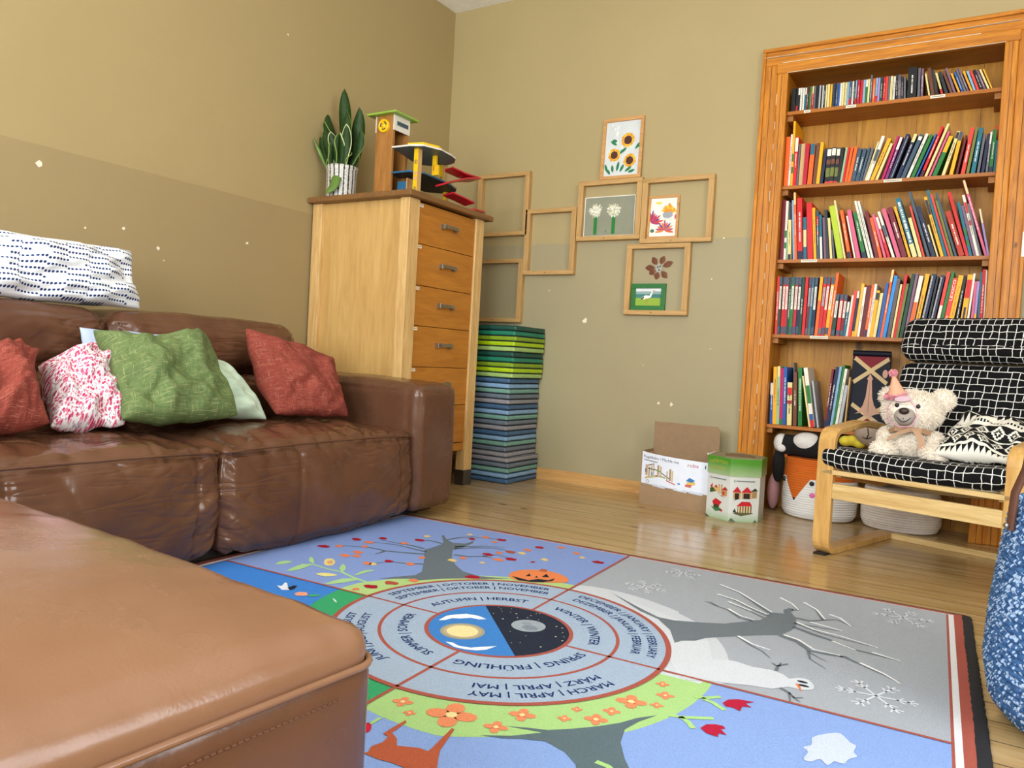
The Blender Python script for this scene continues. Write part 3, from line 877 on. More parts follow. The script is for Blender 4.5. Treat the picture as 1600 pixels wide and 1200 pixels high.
for i, b in enumerate(books):
    s, x, an, t, h, c, st, dy = b
    rnd = random.Random(i); mb = MB(); m = BM[c]
    gap = ([NZ1]+list(SHZ))[s]-SHZ[s]-(.022 if s else .004)
    an = rad(an)
    h = min(h, (gap-abs(sin(an))*t)/cos(an)-.002)
    d = .125 if s == 0 else min(.185, h*.72)
    y0 = .018+rnd.uniform(0, .014)+dy
    if s == 0 and t > .03: d = .18
    if dy: d = ND-.02-y0
    if s == 0:
        mb.box((-t/2, 0, 0), (t/2, d, h), M_PK if c != 'black' else m); mb.box((-t/2+.0006, -.0006, .002), (t/2-.0006, .0002, h-.002), m)
    else:
        q = min(.0022, t*.22)
        mb.box((-t/2, 0, 0), (t/2, q, h), m); mb.box((-t/2, q, 0), (-t/2+q, d, h), m); mb.box((t/2-q, q, 0), (t/2, d, h), m)
        mb.box((-t/2+q, q, .003), (t/2-q, d-.004, h-.003), M_PAGE)
    w = t/2-.0008
    for k, (f0, f1, bc_) in enumerate(styles(st, c)):
        if st in 'fe' and f0 in (.16, .18): mb.box((-w*.72, -.0011, h*(1-f1)), (w*.72, .0, h*(1-f0)), BM[bc_])
        elif st == 'Q' and f0 == .5: mb.box((-w*.5, -.0011, h*(1-f1)), (w*.4, .0, h*(1-f0)), BM[bc_])
        else: mb.box((-w, -.0009, h*(1-f1)), (w, .0, h*(1-f0)), BM[bc_])
    dark = c in ('white', 'cream', 'yellow', 'beige', 'pale_blue', 'pale_green', 'lime', 'pale_grey', 'lavender')
    ink = M_PK if dark else M_PW
    if st == 'l': mb.box((w*.2, -.0009, .01), (w*.35, 0, h-.01), M_PW)
    if st == 'h':
        z = .01
        while z < h-.01: mb.box((-w*.9, -.0012, z), (-w*.2 if c == 'navy' else w*.9, 0, z+.0025), M_PW if c == 'navy' else BM['brown']); z += .0055
    if st == 'X':
        put_text(mb, 'LEXICO', t*.6, M_PW, lambda X, Y: (t*.3-Y, -.0012, h*.80+X), width=h*.34)
        dashes(mb, 0, h*.1, h*.48, t*.3, M_PW, -.0003, rnd)
    elif st == 'V': dashes(mb, 0, h*.25, h*.93, t*.5, M_PW, -.0003, rnd)
    elif st == 'K': put_text(mb, 'Tiere aus aller Welt', t*.30, M_PK, lambda X, Y: (Y-t*.12, -.0004, h*.60-X), width=h*.46)
    elif st == 'p': dashes(mb, 0, h*.3, h*.8, t*.3, BM['crimson'], -.0003, rnd)
    elif st in 'fe': dashes(mb, 0, h*.5, h*.8, t*.16, M_PK, -.0011, rnd)
    elif st in 'tNCwSRbB' and s and t > .008: dashes(mb, 0, h*rnd.uniform(.25, .4), h*rnd.uniform(.62, .82), t*.26, ink, -.0008 if st != 't' else 0, rnd)
    elif s == 0 and rnd.random() < .5: dashes(mb, 0, h*.2, h*.75, t*.16, ink, -.0006, rnd)
    o = mb.build('disc_case' if s == 0 else 'book')
    # lowest corner rests on the shelf
    o.location = (x, y0, SHZ[s]+abs(sin(an))*t/2+.0004); o.rotation_euler = (0, an, 0)
    tag(o, LBL[i], 'disc case' if s == 0 else 'book', GRP[s])
BLOCKED = 1

# ------------------------------------------------------------------ frames and pictures on the back wall
M_FR = wood('pale_frame_wood', '#a9824a', '#caa26a', 0, 9, .5, 0, 10)
M_FRZ = wood('pale_frame_wood_upright', '#a9824a', '#caa26a', 2, 9, .5, 0, 10)
M_FR2 = wood('picture_frame_wood', '#b8834a', '#d5a468', 0, 9, .45, 0, 10)
def box_frame(label, x0, z0, x1, z1, y=-.036, w=.032, gl=False):
    "open square wall frame: two rails, two stiles, a nail hole in the lower rail"
    t = thing('wooden_wall_frame', label, 'frame', (x0, 0, z0), group='open wooden frames on the back wall')
    W_, H_ = x1-x0, z1-z0
    for a, b, m, n in (((0, 0), (W_, w*.8), M_FR, 'rail'), ((0, H_-w*.8), (W_, H_), M_FR, 'rail'), ((0, w*.8), (w, H_-w*.8), M_FRZ, 'stile'), ((W_-w, w*.8), (W_, H_-w*.8), M_FRZ, 'stile')):
        mb = MB(); mb.box((a[0], y, a[1]), (b[0], -.001, b[1]), m)
        if n == 'rail' and a[1] == 0: mb.lathe([(.0032, 0), (.0032, .0006)], M_DARK, 8, M=Matrix.Translation((W_*.45, y-.0002, w*.4)) @ Matrix.Rotation(rad(90), 4, 'X'))
        mb.build(n, t, bevel=.0012)
    return t
FX = [(.276, 1.490, .656, 1.882), (.643, 1.244, .993, 1.644), (.276, .950, .642, 1.345), (.998, 1.440, 1.400, 1.788), (1.402, 1.413, 1.812, 1.776), (1.329, 1.012, 1.702, 1.410)]
FL = ['empty square wooden frame high up, right behind the toy garage', 'empty square wooden frame, middle of the stepped row', 'empty wooden frame just above the stack of green pads', 'wooden frame holding the dandelion painting', 'wide wooden frame holding a small floral picture at its left', 'wooden frame with a leaf flower and a small green picture inside']
for (a, b, c, d), l in zip(FX, FL): box_frame(l, a, b, c, d)
Mxz = lambda x, y, z: Matrix(((1, 0, 0, x), (0, 0, -1, y), (0, 1, 0, z), (0, 0, 0, 1)))   # drawing plane: x right, y up, faces the room
def disc(cx, cy, rx, ry=None, n=20, rot=0, wob=0, seed=0):
    ry = ry or rx
    return [(cx+rx*(1+wob*sin(k*2.3+seed)*cos(k*3.7+seed))*cos(2*pi*k/n)*cos(rot)-ry*sin(2*pi*k/n)*sin(rot)*(1+wob*sin(k*2.9+seed)),
             cy+rx*(1+wob*sin(k*2.3+seed)*cos(k*3.7+seed))*cos(2*pi*k/n)*sin(rot)+ry*sin(2*pi*k/n)*cos(rot)*(1+wob*sin(k*2.9+seed))) for k in range(n)]
def petal(cx, cy, ang, l, w, r0=0):
    o = []
    for k, (a, b) in enumerate(((0, .0), (.2, .7), (.5, 1), (.8, .7), (1, 0), (.8, -.7), (.5, -1), (.2, -.7))):
        X = r0+a*l; Y = b*w/2; o.append((cx+X*cos(ang)-Y*sin(ang), cy+X*sin(ang)+Y*cos(ang)))
    return o
def picture(name, label, x0, z0, w, h, y, paperm, framem, fw=.016, fd=.014, lean=0, cat='picture'):
    t = thing(name, label, cat, (x0, -.002-sin(rad(lean))*h if lean else y, z0)); t.rotation_euler = (rad(-lean), 0, 0)
    if fw:
        mb = MB(); mb.box((0, -fd, 0), (w, 0, fw), framem); mb.box((0, -fd, h-fw), (w, 0, h), framem); mb.box((0, -fd, fw), (fw, 0, h-fw), framem); mb.box((w-fw, -fd, fw), (w, 0, h-fw), framem)
        mb.build('picture_frame', t, bevel=.0015)
    mb = MB(); mb.box((fw, -.005, fw), (w-fw, -.0005, h-fw), paperm)
    return t, mb, (lambda z: Mxz(0, -.005-z, 0))
C_ = lambda c, r=.7: plain(c, r, var=.05)
# sunflowers
t, mb, P = picture('framed_painting', 'framed sunflower painting standing on top of the stepped frames', 1.128, 1.790, .252, .352, -.006, C_('#d3d8d8'), M_FR2, .019, .016, 2.0)
rnd = random.Random(5)
for k in range(46):
    x, z = rnd.uniform(.03, .215), rnd.uniform(.03, .32); mb.flat(disc(x, z, rnd.uniform(.008, .02), .004, 8, rnd.uniform(.8, 2)), C_(rnd.choice(['#cfd6e0', '#d9dcc8', '#e8eae6', '#c9d4d6'])), P(.0002+k*.000004))
for (x, z, r) in ((.158, .222, .031), (.078, .142, .028), (.176, .104, .029)):
    for k in range(18):
        a = 2*pi*k/18; mb.flat(petal(x, z, a+rnd.uniform(-.1, .1), r*rnd.uniform(.55, .75), .015, r*.75), C_(rnd.choice(['#e9a813', '#f0b91d', '#df930e'])), P(.0006+k*.00001))
    mb.flat(disc(x, z, r*.8, wob=.08), C_('#4f2413'), P(.0010))
for x, z, a, l in ((.05, .225, -.6, .05), (.06, .23, -.35, .035), (.205, .165, .9, .05), (.215, .175, .7, .03), (.12, .15, .75, .045), (.115, .145, 1.0, .03), (.04, .045, 1.9, .05), (.075, .04, 1.7, .045), (.10, .045, 1.4, .06), (.12, .04, 1.1, .05), (.15, .04, .6, .05), (.17, .035, .3, .045), (.06, .03, 2.2, .04)):
    mb.flat(petal(x, z, a, l, .017), C_('#1e7a4e'), P(.0012+x*.0005))
mb.build('painting', t)
# dandelions
fx = FX[3]
t, mb, P = picture('dandelion_painting', 'grey painting of two white dandelion clocks inside a frame', fx[0]+.034, fx[1]+.0265, .322, .232, -.004, C_('#8d8f7b'), M_PW, .005, .006, 0)
for x, z in ((.075, .152), (.19, .150)):
    mb.box((x-.010, -.0058, .012), (x+.012, -.005, z-.02), C_('#1f7a2c'))
    for k in range(170):
        a = rnd.uniform(0, 2*pi); r0 = rnd.uniform(.0, .030); l = rnd.uniform(.010, .022)
        mb.flat(petal(x, z, a, l, .0055, r0), C_(rnd.choice(['#e4e2d4', '#d3cfae', '#bdb98f', '#f1f0e8'])), P(.001+k*.000006))
mb.flat(disc(.145, .03, .003, .006), C_('#1f7a2c'), P(.0006))
mb.build('painting', t)
# small floral picture
fx = FX[4]
t, mb, P = picture('framed_drawing', 'small framed drawing of colourful flowers leaning inside the frame', fx[0]+.034, fx[1]+.0265, .180, .240, -.006, C_('#eeeae0'), M_FR2, .013, .012, 1.5)
rnd = random.Random(8)
def burst(x, z, cols, l, n, a0, a1, w=.013):
    for k in range(n): mb.flat(petal(x, z, a0+(a1-a0)*k/(n-1), l*rnd.uniform(.8, 1.1), w), C_(cols[k % len(cols)]), P(.0008+k*.00002))
burst(.02, .09, ['#a33a6b', '#d8402f', '#7b3a86', '#c23b52'], .07, 8, -.1, 1.7)
burst(.10, .045, ['#d8663a', '#b24b7a', '#e08a42', '#7a4a93'], .06, 11, -.2, 3.3)
burst(.12, .15, ['#e9b52a', '#e2952c', '#f0c94a'], .045, 9, .1, 2.9, .022)
mb.flat(disc(.115, .135, .03, .022, 14, 0, .1), C_('#9fa3ab'), P(.0016)); mb.flat(disc(.115, .155, .026, .009), C_('#e2952c'), P(.0018))
mb.flat(disc(.06, .20, .02, .007), C_('#e9d55a'), P(.001)); mb.flat(disc(.16, .12, .005, .014), C_('#d5586a'), P(.001)); mb.flat(disc(.03, .045, .012, .010), C_('#3b7a55'), P(.002))
mb.build('drawing', t)
# crane picture and leaf flower
fx = FX[5]
t, mb, P = picture('green_framed_picture', 'small green framed picture of a white crane', fx[0]+.034, fx[1]+.0265, .205, .150, -.006, C_('#8fa9a8'), plain('#1c6b2c', .45), .026, .014, 1.5)
mb.box((.026, -.0056, .026), (.179, -.005, .07), C_('#8fae3a')); mb.box((.026, -.0058, .07), (.179, -.005, .092), C_('#3f7f78')); mb.box((.026, -.0058, .107), (.179, -.005, .124), C_('#e6e9ea'))
mb.flat([(.06, .07), (.085, .085), (.11, .083), (.118, .098), (.124, .112), (.128, .111), (.126, .094), (.118, .073), (.095, .066), (.075, .062)], C_('#f4f3ee'), P(.0012))
mb.flat([(.058, .066), (.075, .078), (.078, .07), (.062, .060)], C_('#1b1b1d'), P(.0014))
mb.flat([(.124, .112), (.132, .116), (.145, .110), (.13, .108)], C_('#c9b27a'), P(.0014))
for x in (.09, .1): mb.flat([(x, .068), (x+.002, .068), (x+.003, .035), (x+.001, .035)], C_('#b8862c'), P(.0014))
mb.build('picture_print', t)
t = thing('leaf_flower', 'flower of eight pressed brown leaves with a drawn face, on the wall', 'leaf decoration', (at(1030, 419, 1, 0).x, 0, at(1030, 419, 1, 0).z))
M_LEAF = plain('#6b3a1c', .6, bump=.2, bs=80, var=.2)
for k, (a, l) in enumerate(((68, .052), (22, .066), (-48, .055), (-103, .045), (-150, .045), (178, .062), (125, .055))):
    mb = MB(); a = rad(a); w = .036
    for sgn in (1, -1):
        L = [(0, 0, .002), (.25*l, sgn*.35*w, .004), (.55*l, sgn*.5*w, .003), (.8*l, sgn*.3*w, .002), (l, 0, .001), (.5*l, 0, .0055)]
        vs = [((.022+x)*cos(a)-y*sin(a), -z, (.022+x)*sin(a)+y*cos(a)) for x, y, z in L]
        mb.add(vs, [f if sgn > 0 else f[::-1] for f in ((0, 5, 1), (1, 5, 2), (2, 5, 3), (3, 5, 4))], M_LEAF, smooth=True)
    mb.build('leaf', t)
mb = MB(); mb.prism(disc(0, 0, .020, .024, 14, 0, .12), 0, .004, C_('#a9a79a'), M=Mxz(0, -.001, 0))
for x, z in ((-.007, .006), (.007, .009)): mb.prism(disc(x, z, .004, .006, 10), .004, .005, M_PK, M=Mxz(0, -.001, 0))
mb.prism([(-.003, -.012), (.001, -.003), (.004, -.003), (.002, -.010), (.010, -.013), (.009, -.016), (0, -.015)], .004, .005, M_PK, M=Mxz(0, -.001, 0)); mb.build('face', t)
# notice on the casing at the far right
a = at(1597, 380, 1, -.035)
mb = MB(); mb.box((a.x, -.0385, a.z-.06), (a.x+.09, -.037, a.z+.05), M_PW); tag(mb.build('paper_notice'), 'white paper notice on the right-hand door casing', 'notice')

# ------------------------------------------------------------------ sofa, footstool, cushions
def leather(name, c1, c2, rough=.36, wrk=.28):
    g = G(name, rough, 0, .35)
    v = g.coord()
    big = g.noise(v, 3.5, 4, .6)
    g.col(g.mix(g.m('MULTIPLY', g.noise(v, 26, 4, .7), .25), g.ramp(big, [(.3, c1), (.7, c2)]), c1))
    vo = g.n('TexVoronoi', {'feature': 'DISTANCE_TO_EDGE'}, Vector=v, Scale=190.).outputs[0]
    p = g.bump(vo, .10, .001)
    w = g.noise(g.coord('Object', (1, 1, .5)), 9, 4, .55, 1.2)
    q1 = g.bump(w, .10, .012, p)
    def rdg(rot, sc, seed): return g.m('POWER', g.m('SUBTRACT', 1., g.m('MINIMUM', g.m('MULTIPLY', g.m('ABSOLUTE', g.m('SUBTRACT', g.noise(g.coord('Object', sc, rot, (seed, seed*2, 0)), 2.2, 1, .4, .5), .5)), 9.), 1.)), 2.)
    msk = g.ramp(g.noise(g.coord('Object', (1, 1, 1), (0, 0, 0), (3, 1, 2)), 2.6, 2), [(.42, (0, 0, 0)), (.62, (1, 1, 1))])
    rr_ = g.m('MULTIPLY', g.m('ADD', rdg((rad(35), 0, 0), (2, 1.2, 7), 1.3), rdg((rad(-30), 0, 0), (3, 1.5, 8), 4.1)), msk)
    g.bump(g.m('MULTIPLY', rr_, -1.), wrk, .012, q1)
    g.put(g.b.inputs['Roughness'], g.ramp(g.noise(v, 11, 3), [(.3, (rough-.06,)*3), (.75, (rough+.1,)*3)]))
    return g.mat
M_LEA = leather('brown_leather', '#553524', '#684631', .48)
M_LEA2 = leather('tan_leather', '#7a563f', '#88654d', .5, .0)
M_LSIDE = leather('arm_and_shaded_side_leather', '#573827', '#674633', .52, .0)  # darker footstool sides have their shade in the colour; also the armrest leather
M_THR = plain('#5a3520', .6)
def ridge(x, w): return math.exp(-(x/w)**2)
def crease_fn(seed, ax, edges, amp, zc=None, ztop=None):
    "gathers that radiate from the seams of a leather cushion"
    def rg(x): return (1-abs(x)*2.2) if abs(x) < .45 else 0.
    def d(p, n):
        y = p.y if ax == 1 else p.x
        o = .007*noise.noise(V3((p.x*3, p.y*3, p.z*3+seed)))+.003*noise.noise(V3((p.x*9, p.y*9, p.z*5+seed)))
        if n.z <= .45:
            for e in edges:
                q = abs(y-e); fade = math.exp(-q/.16)*min(1, q/.02)
                o -= amp*fade*(.55*rg(noise.noise(V3((q*2.2+seed, (p.z+.55*q)*15, p.x*2))))**2+.35*rg(noise.noise(V3((q*4+seed, (p.z+.8*q)*24, 9))))**2)
            o += amp*.5*noise.noise(V3((p.y*5+p.z*4, p.z*7-p.y*2, seed)))
            o -= amp*.35*rg(noise.noise(V3((p.y*9+p.z*5+seed, p.z*2.5, 4))))**3*math.exp(-abs(p.z-.36)/.10)
        if ztop is not None and n.z > .25:
            o -= amp*.55*rg(noise.noise(V3((p.y*9+p.x*4+seed, p.x*2.2, seed))))**2*(.35+.65*math.exp(-abs(p.x-1.0)/.22))
            o += amp*.5*noise.noise(V3((p.y*13+seed, p.x*4, seed)))
        if zc is not None:
            q = abs(p.z-zc); o -= amp*.7*math.exp(-q/.10)*rg(noise.noise(V3((p.y*9+p.z*3+seed, p.z*2, 2))))**2
        return o
    return d
sofa = thing('leather_sofa', 'long brown leather corner sofa with scattered cushions against the left wall', 'sofa', (0, 0, 0))
def seam(mb, pts, r=.0022): mb.tube(pts, r, M_LEA, 6)
def stitches(mb, a, b, off, n):
    a, b, off = V3(a), V3(b), V3(off)
    for i in range(n):
        p = a+(b-a)*((i+.2)/n)+off; q = a+(b-a)*((i+.75)/n)+off; mb.tube([p, q], .0010, M_THR, 4)
# seats
for k, (y0, y1, sd) in enumerate(((-2.502, -1.551, 1.), (-3.461, -2.508, 5.))):
    mb = MB(); dsp = crease_fn(sd, 1, (y0, y1), .022, None, .4)
    def dd(p, n, d=dsp, y0=y0, y1=y1):
        o = d(p, n)
        if n.x > .3:
            for e in ((y0*.68+y1*.32), (y1*.9+y0*.1)): o -= .007*ridge(p.y-e, .008)
            o += .016*(1-abs(2*(p.z-.2)/.36)**2)*.5
        if n.z > .3: o -= .006*ridge(p.y-(y0*.24+y1*.76)-.12*(1.02-p.x), .009)*(1 if p.x > .75 else max(0, (p.x-.6)/.15))
        return o
    soft_box(mb, (.44, y0, .030), (1.071, y1, .392), M_LEA, .045, (52, 110, 44), (.022, .012, .040), dd)
    s_ = mb.build('seat_cushion', sofa)
    mb = MB(); P = []
    for i in range(41):
        y = y0+.02+(y1-y0-.04)*i/40; e = (1-abs(2*i/40-1)**3); p = V3((1.064+.024*e+.002*sin(i*.9), y, .372+.012*e)); P.append(p)
    mb.tube(P, .0045, M_LEA, 6); mb.build('seam', s_)
# back rest: head rolls above, lumbar rolls below
for k, (y0, y1, sd) in enumerate(((-2.524, -1.65, 2.), (-3.461, -2.529, 7.))):
    mb = MB(); soft_box(mb, (.04, y0, .590), (.475, y1, .815), M_LEA, .075, (34, 100, 30), (.02, .01, .018), crease_fn(sd+3, 1, (y0, y1), .024, .6, None), M=None)
    mb.build('head_roll', sofa)
    mb = MB(); soft_box(mb, (.05, y0+.002, .35), (.535, y1-.002, .597), M_LEA, .05, (24, 80, 22), (.03, .008, .006), crease_fn(sd, 1, (y0, y1), .018, .59, None))
    mb.build('back_cushion', sofa)
# armrest
mb = MB()
def arm_d(p, n):
    o = .004*noise.noise(V3((p.x*4, p.y*4, p.z*4)))+.002*noise.noise(V3((p.x*12, p.y*12, p.z*12)))
    if p.x > .95 and n.y < -.3: o -= .004*ridge(p.x-1.02, .005)
    if n.z > .5: o += .010*sin(p.x*2.6)
    if n.y < -.3: o += .008*math.exp(-abs(p.z-.42)/.05)*noise.noise(V3((p.x*14, p.z*5, 3)))
    return o
soft_box(mb, (.04, -1.545, .045), (1.083, -1.262, .582), M_LSIDE, .042, (60, 24, 40), (.008, .006, .022), arm_d); ar = mb.build('armrest', sofa)
mb = MB(); mb.tube([(1.078, -1.512, .07), (1.084, -1.514, .3), (1.082, -1.514, .49), (1.074, -1.510, .548), (1.04, -1.505, .582)], .003, M_LSIDE, 6); mb.tube([(1.074, -1.510, .548), (1.079, -1.42, .560), (1.074, -1.315, .548)], .003, M_LSIDE, 6); mb.build('seam', ar)
mb = MB(); mb.box((.06, -3.44, .018), (.99, -1.31, .045), M_DARK); mb.build('base', sofa)
for x in (.12, .93):
    for y in (-1.36, -2.5, -3.38): mb = MB(); mb.lathe([(.022, 0.0), (.026, .020)], M_DARK, 14, c=(x, y)); mb.build('foot', sofa)

# footstool in the foreground
st = thing('leather_footstool', 'large tan leather footstool in the left foreground, overlapping the rug', 'footstool', (0, 0, 0))
OX0, OX1, OY0, OY1 = 1.42, 2.588, -4.34, -3.500
Mo = Matrix.Translation((OX1, OY1, 0)) @ Matrix.Rotation(rad(-3.9), 4, 'Z') @ Matrix.Translation((-OX1, -OY1, 0))
mb = MB()
def ot(p, n):
    o = .005*noise.noise(V3((p.x*2.5, p.y*2.5, p.z*2.5)))+.0012*noise.noise(V3((p.x*8, p.y*8, p.z*8)))
    if n.z > .5:
        for e in (OX0, OX1): o += .004*math.exp(-abs(p.x-e)/.12)*noise.noise(V3((p.x*3, p.y*20, 4)))
        o += .003*math.exp(-abs(p.y-OY1)/.12)*noise.noise(V3((p.x*18, p.y*4, 8)))
    return o
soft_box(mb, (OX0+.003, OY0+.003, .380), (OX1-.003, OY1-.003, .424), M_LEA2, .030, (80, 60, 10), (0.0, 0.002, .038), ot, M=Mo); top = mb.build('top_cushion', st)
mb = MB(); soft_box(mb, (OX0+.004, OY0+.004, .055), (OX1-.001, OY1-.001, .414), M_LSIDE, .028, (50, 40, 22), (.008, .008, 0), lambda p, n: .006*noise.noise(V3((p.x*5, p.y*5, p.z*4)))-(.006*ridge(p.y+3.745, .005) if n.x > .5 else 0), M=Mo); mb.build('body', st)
mb = MB(); R = .030; loop = []
for cx, cy, a0 in ((OX1-R, OY1-R, 0), (OX0+R, OY1-R, 90), (OX0+R, OY0+R, 180), (OX1-R, OY0+R, 270)):
    for k in range(7): a = rad(a0+15*k); loop.append(V3((cx+(R-.001)*cos(a), cy+(R-.001)*sin(a), .400)))
mb.tube(loop, .0040, M_LEA2, 8, closed=True, M=Mo); mb.build('piping', top)
mb = MB()
for (a, b) in (((OX1+.008, OY1-.06, .380), (OX1+.008, OY0+.06, .380)),):
    n = 110
    for i in range(n):
        y = a[1]+(b[1]-a[1])*i/n; mb.tube([(a[0]-.002, y, a[2]), (a[0]-.002, y-.0045, a[2])], .0011, M_THR, 4, M=Mo)
mb.build('stitching', st)
for x in (OX0+.1, OX1-.1):
    for y in (OY0+.1, OY1-.1): mb = MB(); mb.lathe([(.024, .013), (.028, .056)], M_DARK, 14, c=(x, y)); mb.build('foot', st)

# cushion fabrics
def linen(name, base, light, dark, s=42):
    g = G(name, .85, 0, .2)
    a = g.noise(g.coord('UV', (s*.07, s*1.6, 1)), 2.6, 2, .6); b = g.noise(g.coord('UV', (s*1.6, s*.07, 1)), 2.6, 2, .6)
    t1 = g.ramp(a, [(.58, (0, 0, 0)), (.66, (1, 1, 1))]); t2 = g.ramp(b, [(.60, (0, 0, 0)), (.70, (1, 1, 1))])
    c = g.ramp(g.noise(g.coord('UV', (s*.5, s*.5, 1)), 2, 3), [(.3, dark), (.7, base)])
    f = g.m('MULTIPLY', g.m('MAXIMUM', t1, t2), .6)
    g.col(g.mix(f, c, light))
    u, v, _ = g.xyz(g.coord('UV', (1, 1, 1)))
    w = g.m('ADD', g.m('SINE', g.m('MULTIPLY', u, 900.)), g.m('SINE', g.m('MULTIPLY', v, 900.)))
    g.bump(g.m('ADD', g.m('MULTIPLY', w, .25), g.m('ADD', a, b)), .35, .002); return g.mat
M_GREEN = linen('green_linen', '#68794a', '#b5b07c', '#566a3e')
M_RED = linen('red_linen', '#8f4236', '#bd8068', '#7b352c', 46)
def floral():
    g = G('floral_cotton', .8, 0, .2)
    v = g.coord('UV', (1, 1, 1)); d = g.n('VectorMath', {'operation': 'ADD'}, i0=v, i1=g.n('VectorMath', {'operation': 'SCALE'}, i0=g.n('TexNoise', None, Vector=v, Scale=50.).outputs[1], Scale=.005).outputs[0]).outputs[0]
    a = g.n('TexVoronoi', {'feature': 'F1'}, Vector=d, Scale=27., Randomness=.8)
    b = g.n('TexVoronoi', {'feature': 'F1'}, Vector=d, Scale=48., Randomness=1.)
    c = g.mix(g.ramp(b.outputs[0], [(.34, (1, 1, 1)), (.40, (0, 0, 0))]), '#eee6e8', g.ramp(b.outputs['Color'], [(.35, '#8b8a9c'), (.5, '#a2607e'), (.7, '#d79cae')]))
    k = g.ramp(a.outputs[0], [(.44, (1, 1, 1)), (.50, (0, 0, 0))]); pc = g.ramp(a.outputs['Color'], [(.3, '#c4446a'), (.7, '#dc7f98')])
    c = g.mix(k, c, pc); c = g.mix(g.ramp(a.outputs[0], [(.18, (1, 1, 1)), (.24, (0, 0, 0))]), c, '#b02c50')
    g.col(c); g.bump(g.noise(v, 200, 2), .1, .001); return g.mat
M_FLORAL = floral()
def dotted():
    g = G('dotted_cotton', .8, 0, .2)
    u, v, _ = g.xyz(g.coord('UV', (1, 1, 1)))
    U = g.m('MULTIPLY', u, 44.); row = g.m('MULTIPLY', g.m('ADD', v, g.m('MULTIPLY', g.m('FLOOR', g.m('MULTIPLY', u, 7.)), .017)), 17.)
    fu = g.m('SUBTRACT', g.m('FRACT', U), .5); fv = g.m('MULTIPLY', g.m('SUBTRACT', g.m('FRACT', row), .5), 1.9)
    dist = g.m('SQRT', g.m('ADD', g.m('MULTIPLY', fu, fu), g.m('MULTIPLY', fv, fv)))
    dot = g.m('LESS_THAN', dist, .37)
    idv = g.n('CombineXYZ', None, i0=g.m('FLOOR', g.m('DIVIDE', U, 5.)), i1=g.m('FLOOR', row), i2=0.).outputs[0]
    keep = g.m('GREATER_THAN', g.n('TexWhiteNoise', {'noise_dimensions': '2D'}, Vector=idv).outputs[0], .16)
    g.col(g.mix(g.m('MULTIPLY', dot, keep), '#e9ebef', '#263a6b')); return g.mat
M_DOT = dotted()
def cotton(name, c1, c2):
    g = G(name, .8, 0, .2); g.col(g.ramp(g.noise(g.coord('UV'), 4, 4), [(.3, c1), (.7, c2)])); g.bump(g.noise(g.coord('UV'), 60, 3), .1, .003); return g.mat
M_LB = cotton('pale_blue_cotton', '#9dadc9', '#b7c4da'); M_MINT = cotton('mint_cotton', '#b5cdb6', '#cfe0cc')
X = lambda px, py, x: at(px, py, 0, x*.9415+.1815)
OUT = (1, -.4, .2)
pillow('scatter_cushion', 'pale blue cushion mostly hidden behind the green one', M_LB, X(150, 640, .50), X(345, 640, .50), X(300, 522, .40), X(122, 510, .40), .09, 3.1, .012, (0, .05, .06, .04), out=OUT)
pillow('scatter_cushion', 'white cushion with small pink flowers between red and green cushions', M_FLORAL, X(78, 668, .68), X(196, 664, .70), X(176, 528, .46), X(58, 572, .48), .16, 9.3, .03, (0, -.06, -.02, .12), out=OUT)
pillow('scatter_cushion', 'mint cushion lying half under the big green cushion', M_MINT, X(262, 650, .56), X(418, 656, .62), X(352, 566, .46), X(250, 540, .44), .14, 4.2, .02, (0, -.08, .04, .04), out=OUT)
pillow('scatter_cushion', 'big green linen cushion with yellow threads in the sofa middle', M_GREEN, X(190, 656, .74), X(372, 650, .74), X(308, 510, .50), X(143, 514, .50), .19, 5.5, .030, (-.07, -.04, .36, .10), out=OUT)
pillow('scatter_cushion', 'red linen cushion on its corner against the right armrest', M_RED, X(432, 648, .66), X(545, 651, .70), X(522, 562, .48), X(383, 512, .42), .17, 6.7, .024, (.02, .14, .06, -.14), out=OUT)
pillow('scatter_cushion', 'red linen cushion at the left end of the visible seat', M_RED, X(-120, 680, .74), X(80, 662, .74), X(64, 546, .50), X(-90, 545, .50), .19, 8.4, .034, (-.02, .26, .08, 0), out=OUT)
pillow('scatter_cushion', 'long white cushion with navy dots lying on the sofa back', M_DOT, X(-70, 458, .22), X(221, 484, .22), X(206, 392, .16), X(-60, 350, .16), .17, 2.2, .030, (.0, .06, .07, 0), uvs=(1.15, .72), out=OUT)

# ------------------------------------------------------------------ chest of drawers and what stands on it
M_BIR = wood('birch_side', '#b98f52', '#cfa868', 2, 4, .4, 0, 9)
M_BIRP = wood('birch_post', '#bb8f54', '#dcb87c', 2, 8, .4, 0, 12)
M_DRW = wood('drawer_front_wood', '#a1631f', '#bd7c2c', 1, 6, .4, 0, 9)
M_TOPW = wood('dark_worktop', '#6b4a2a', '#8a6238', 1, 7, .4, 0, 10)
M_METAL = plain('#9a978f', .3, 1.0, var=.03); M_FOOT = plain('#6e6a64', .35, .9)
ch = thing('chest_of_drawers', 'tall birch chest of six drawers with a dark wooden top', 'chest of drawers', (0, 0, 0))
CX0, CX1, CY0, CY1, CZ = .012, .670, -1.180, -.522, 1.485
mb = MB()
mb.box((CX0+.02, CY0+.022, .16), (CX1-.02, CY0+.040, CZ), M_BIR); mb.build('side_panel', ch)
mb = MB(); mb.box((CX0+.02, CY1-.040, .16), (CX1-.02, CY1-.022, CZ), M_BIR); mb.build('side_panel', ch)
mb = MB(); mb.box((CX0+.006, CY0+.04, .16), (CX0+.018, CY1-.04, CZ), M_BIR); mb.build('back_panel', ch)
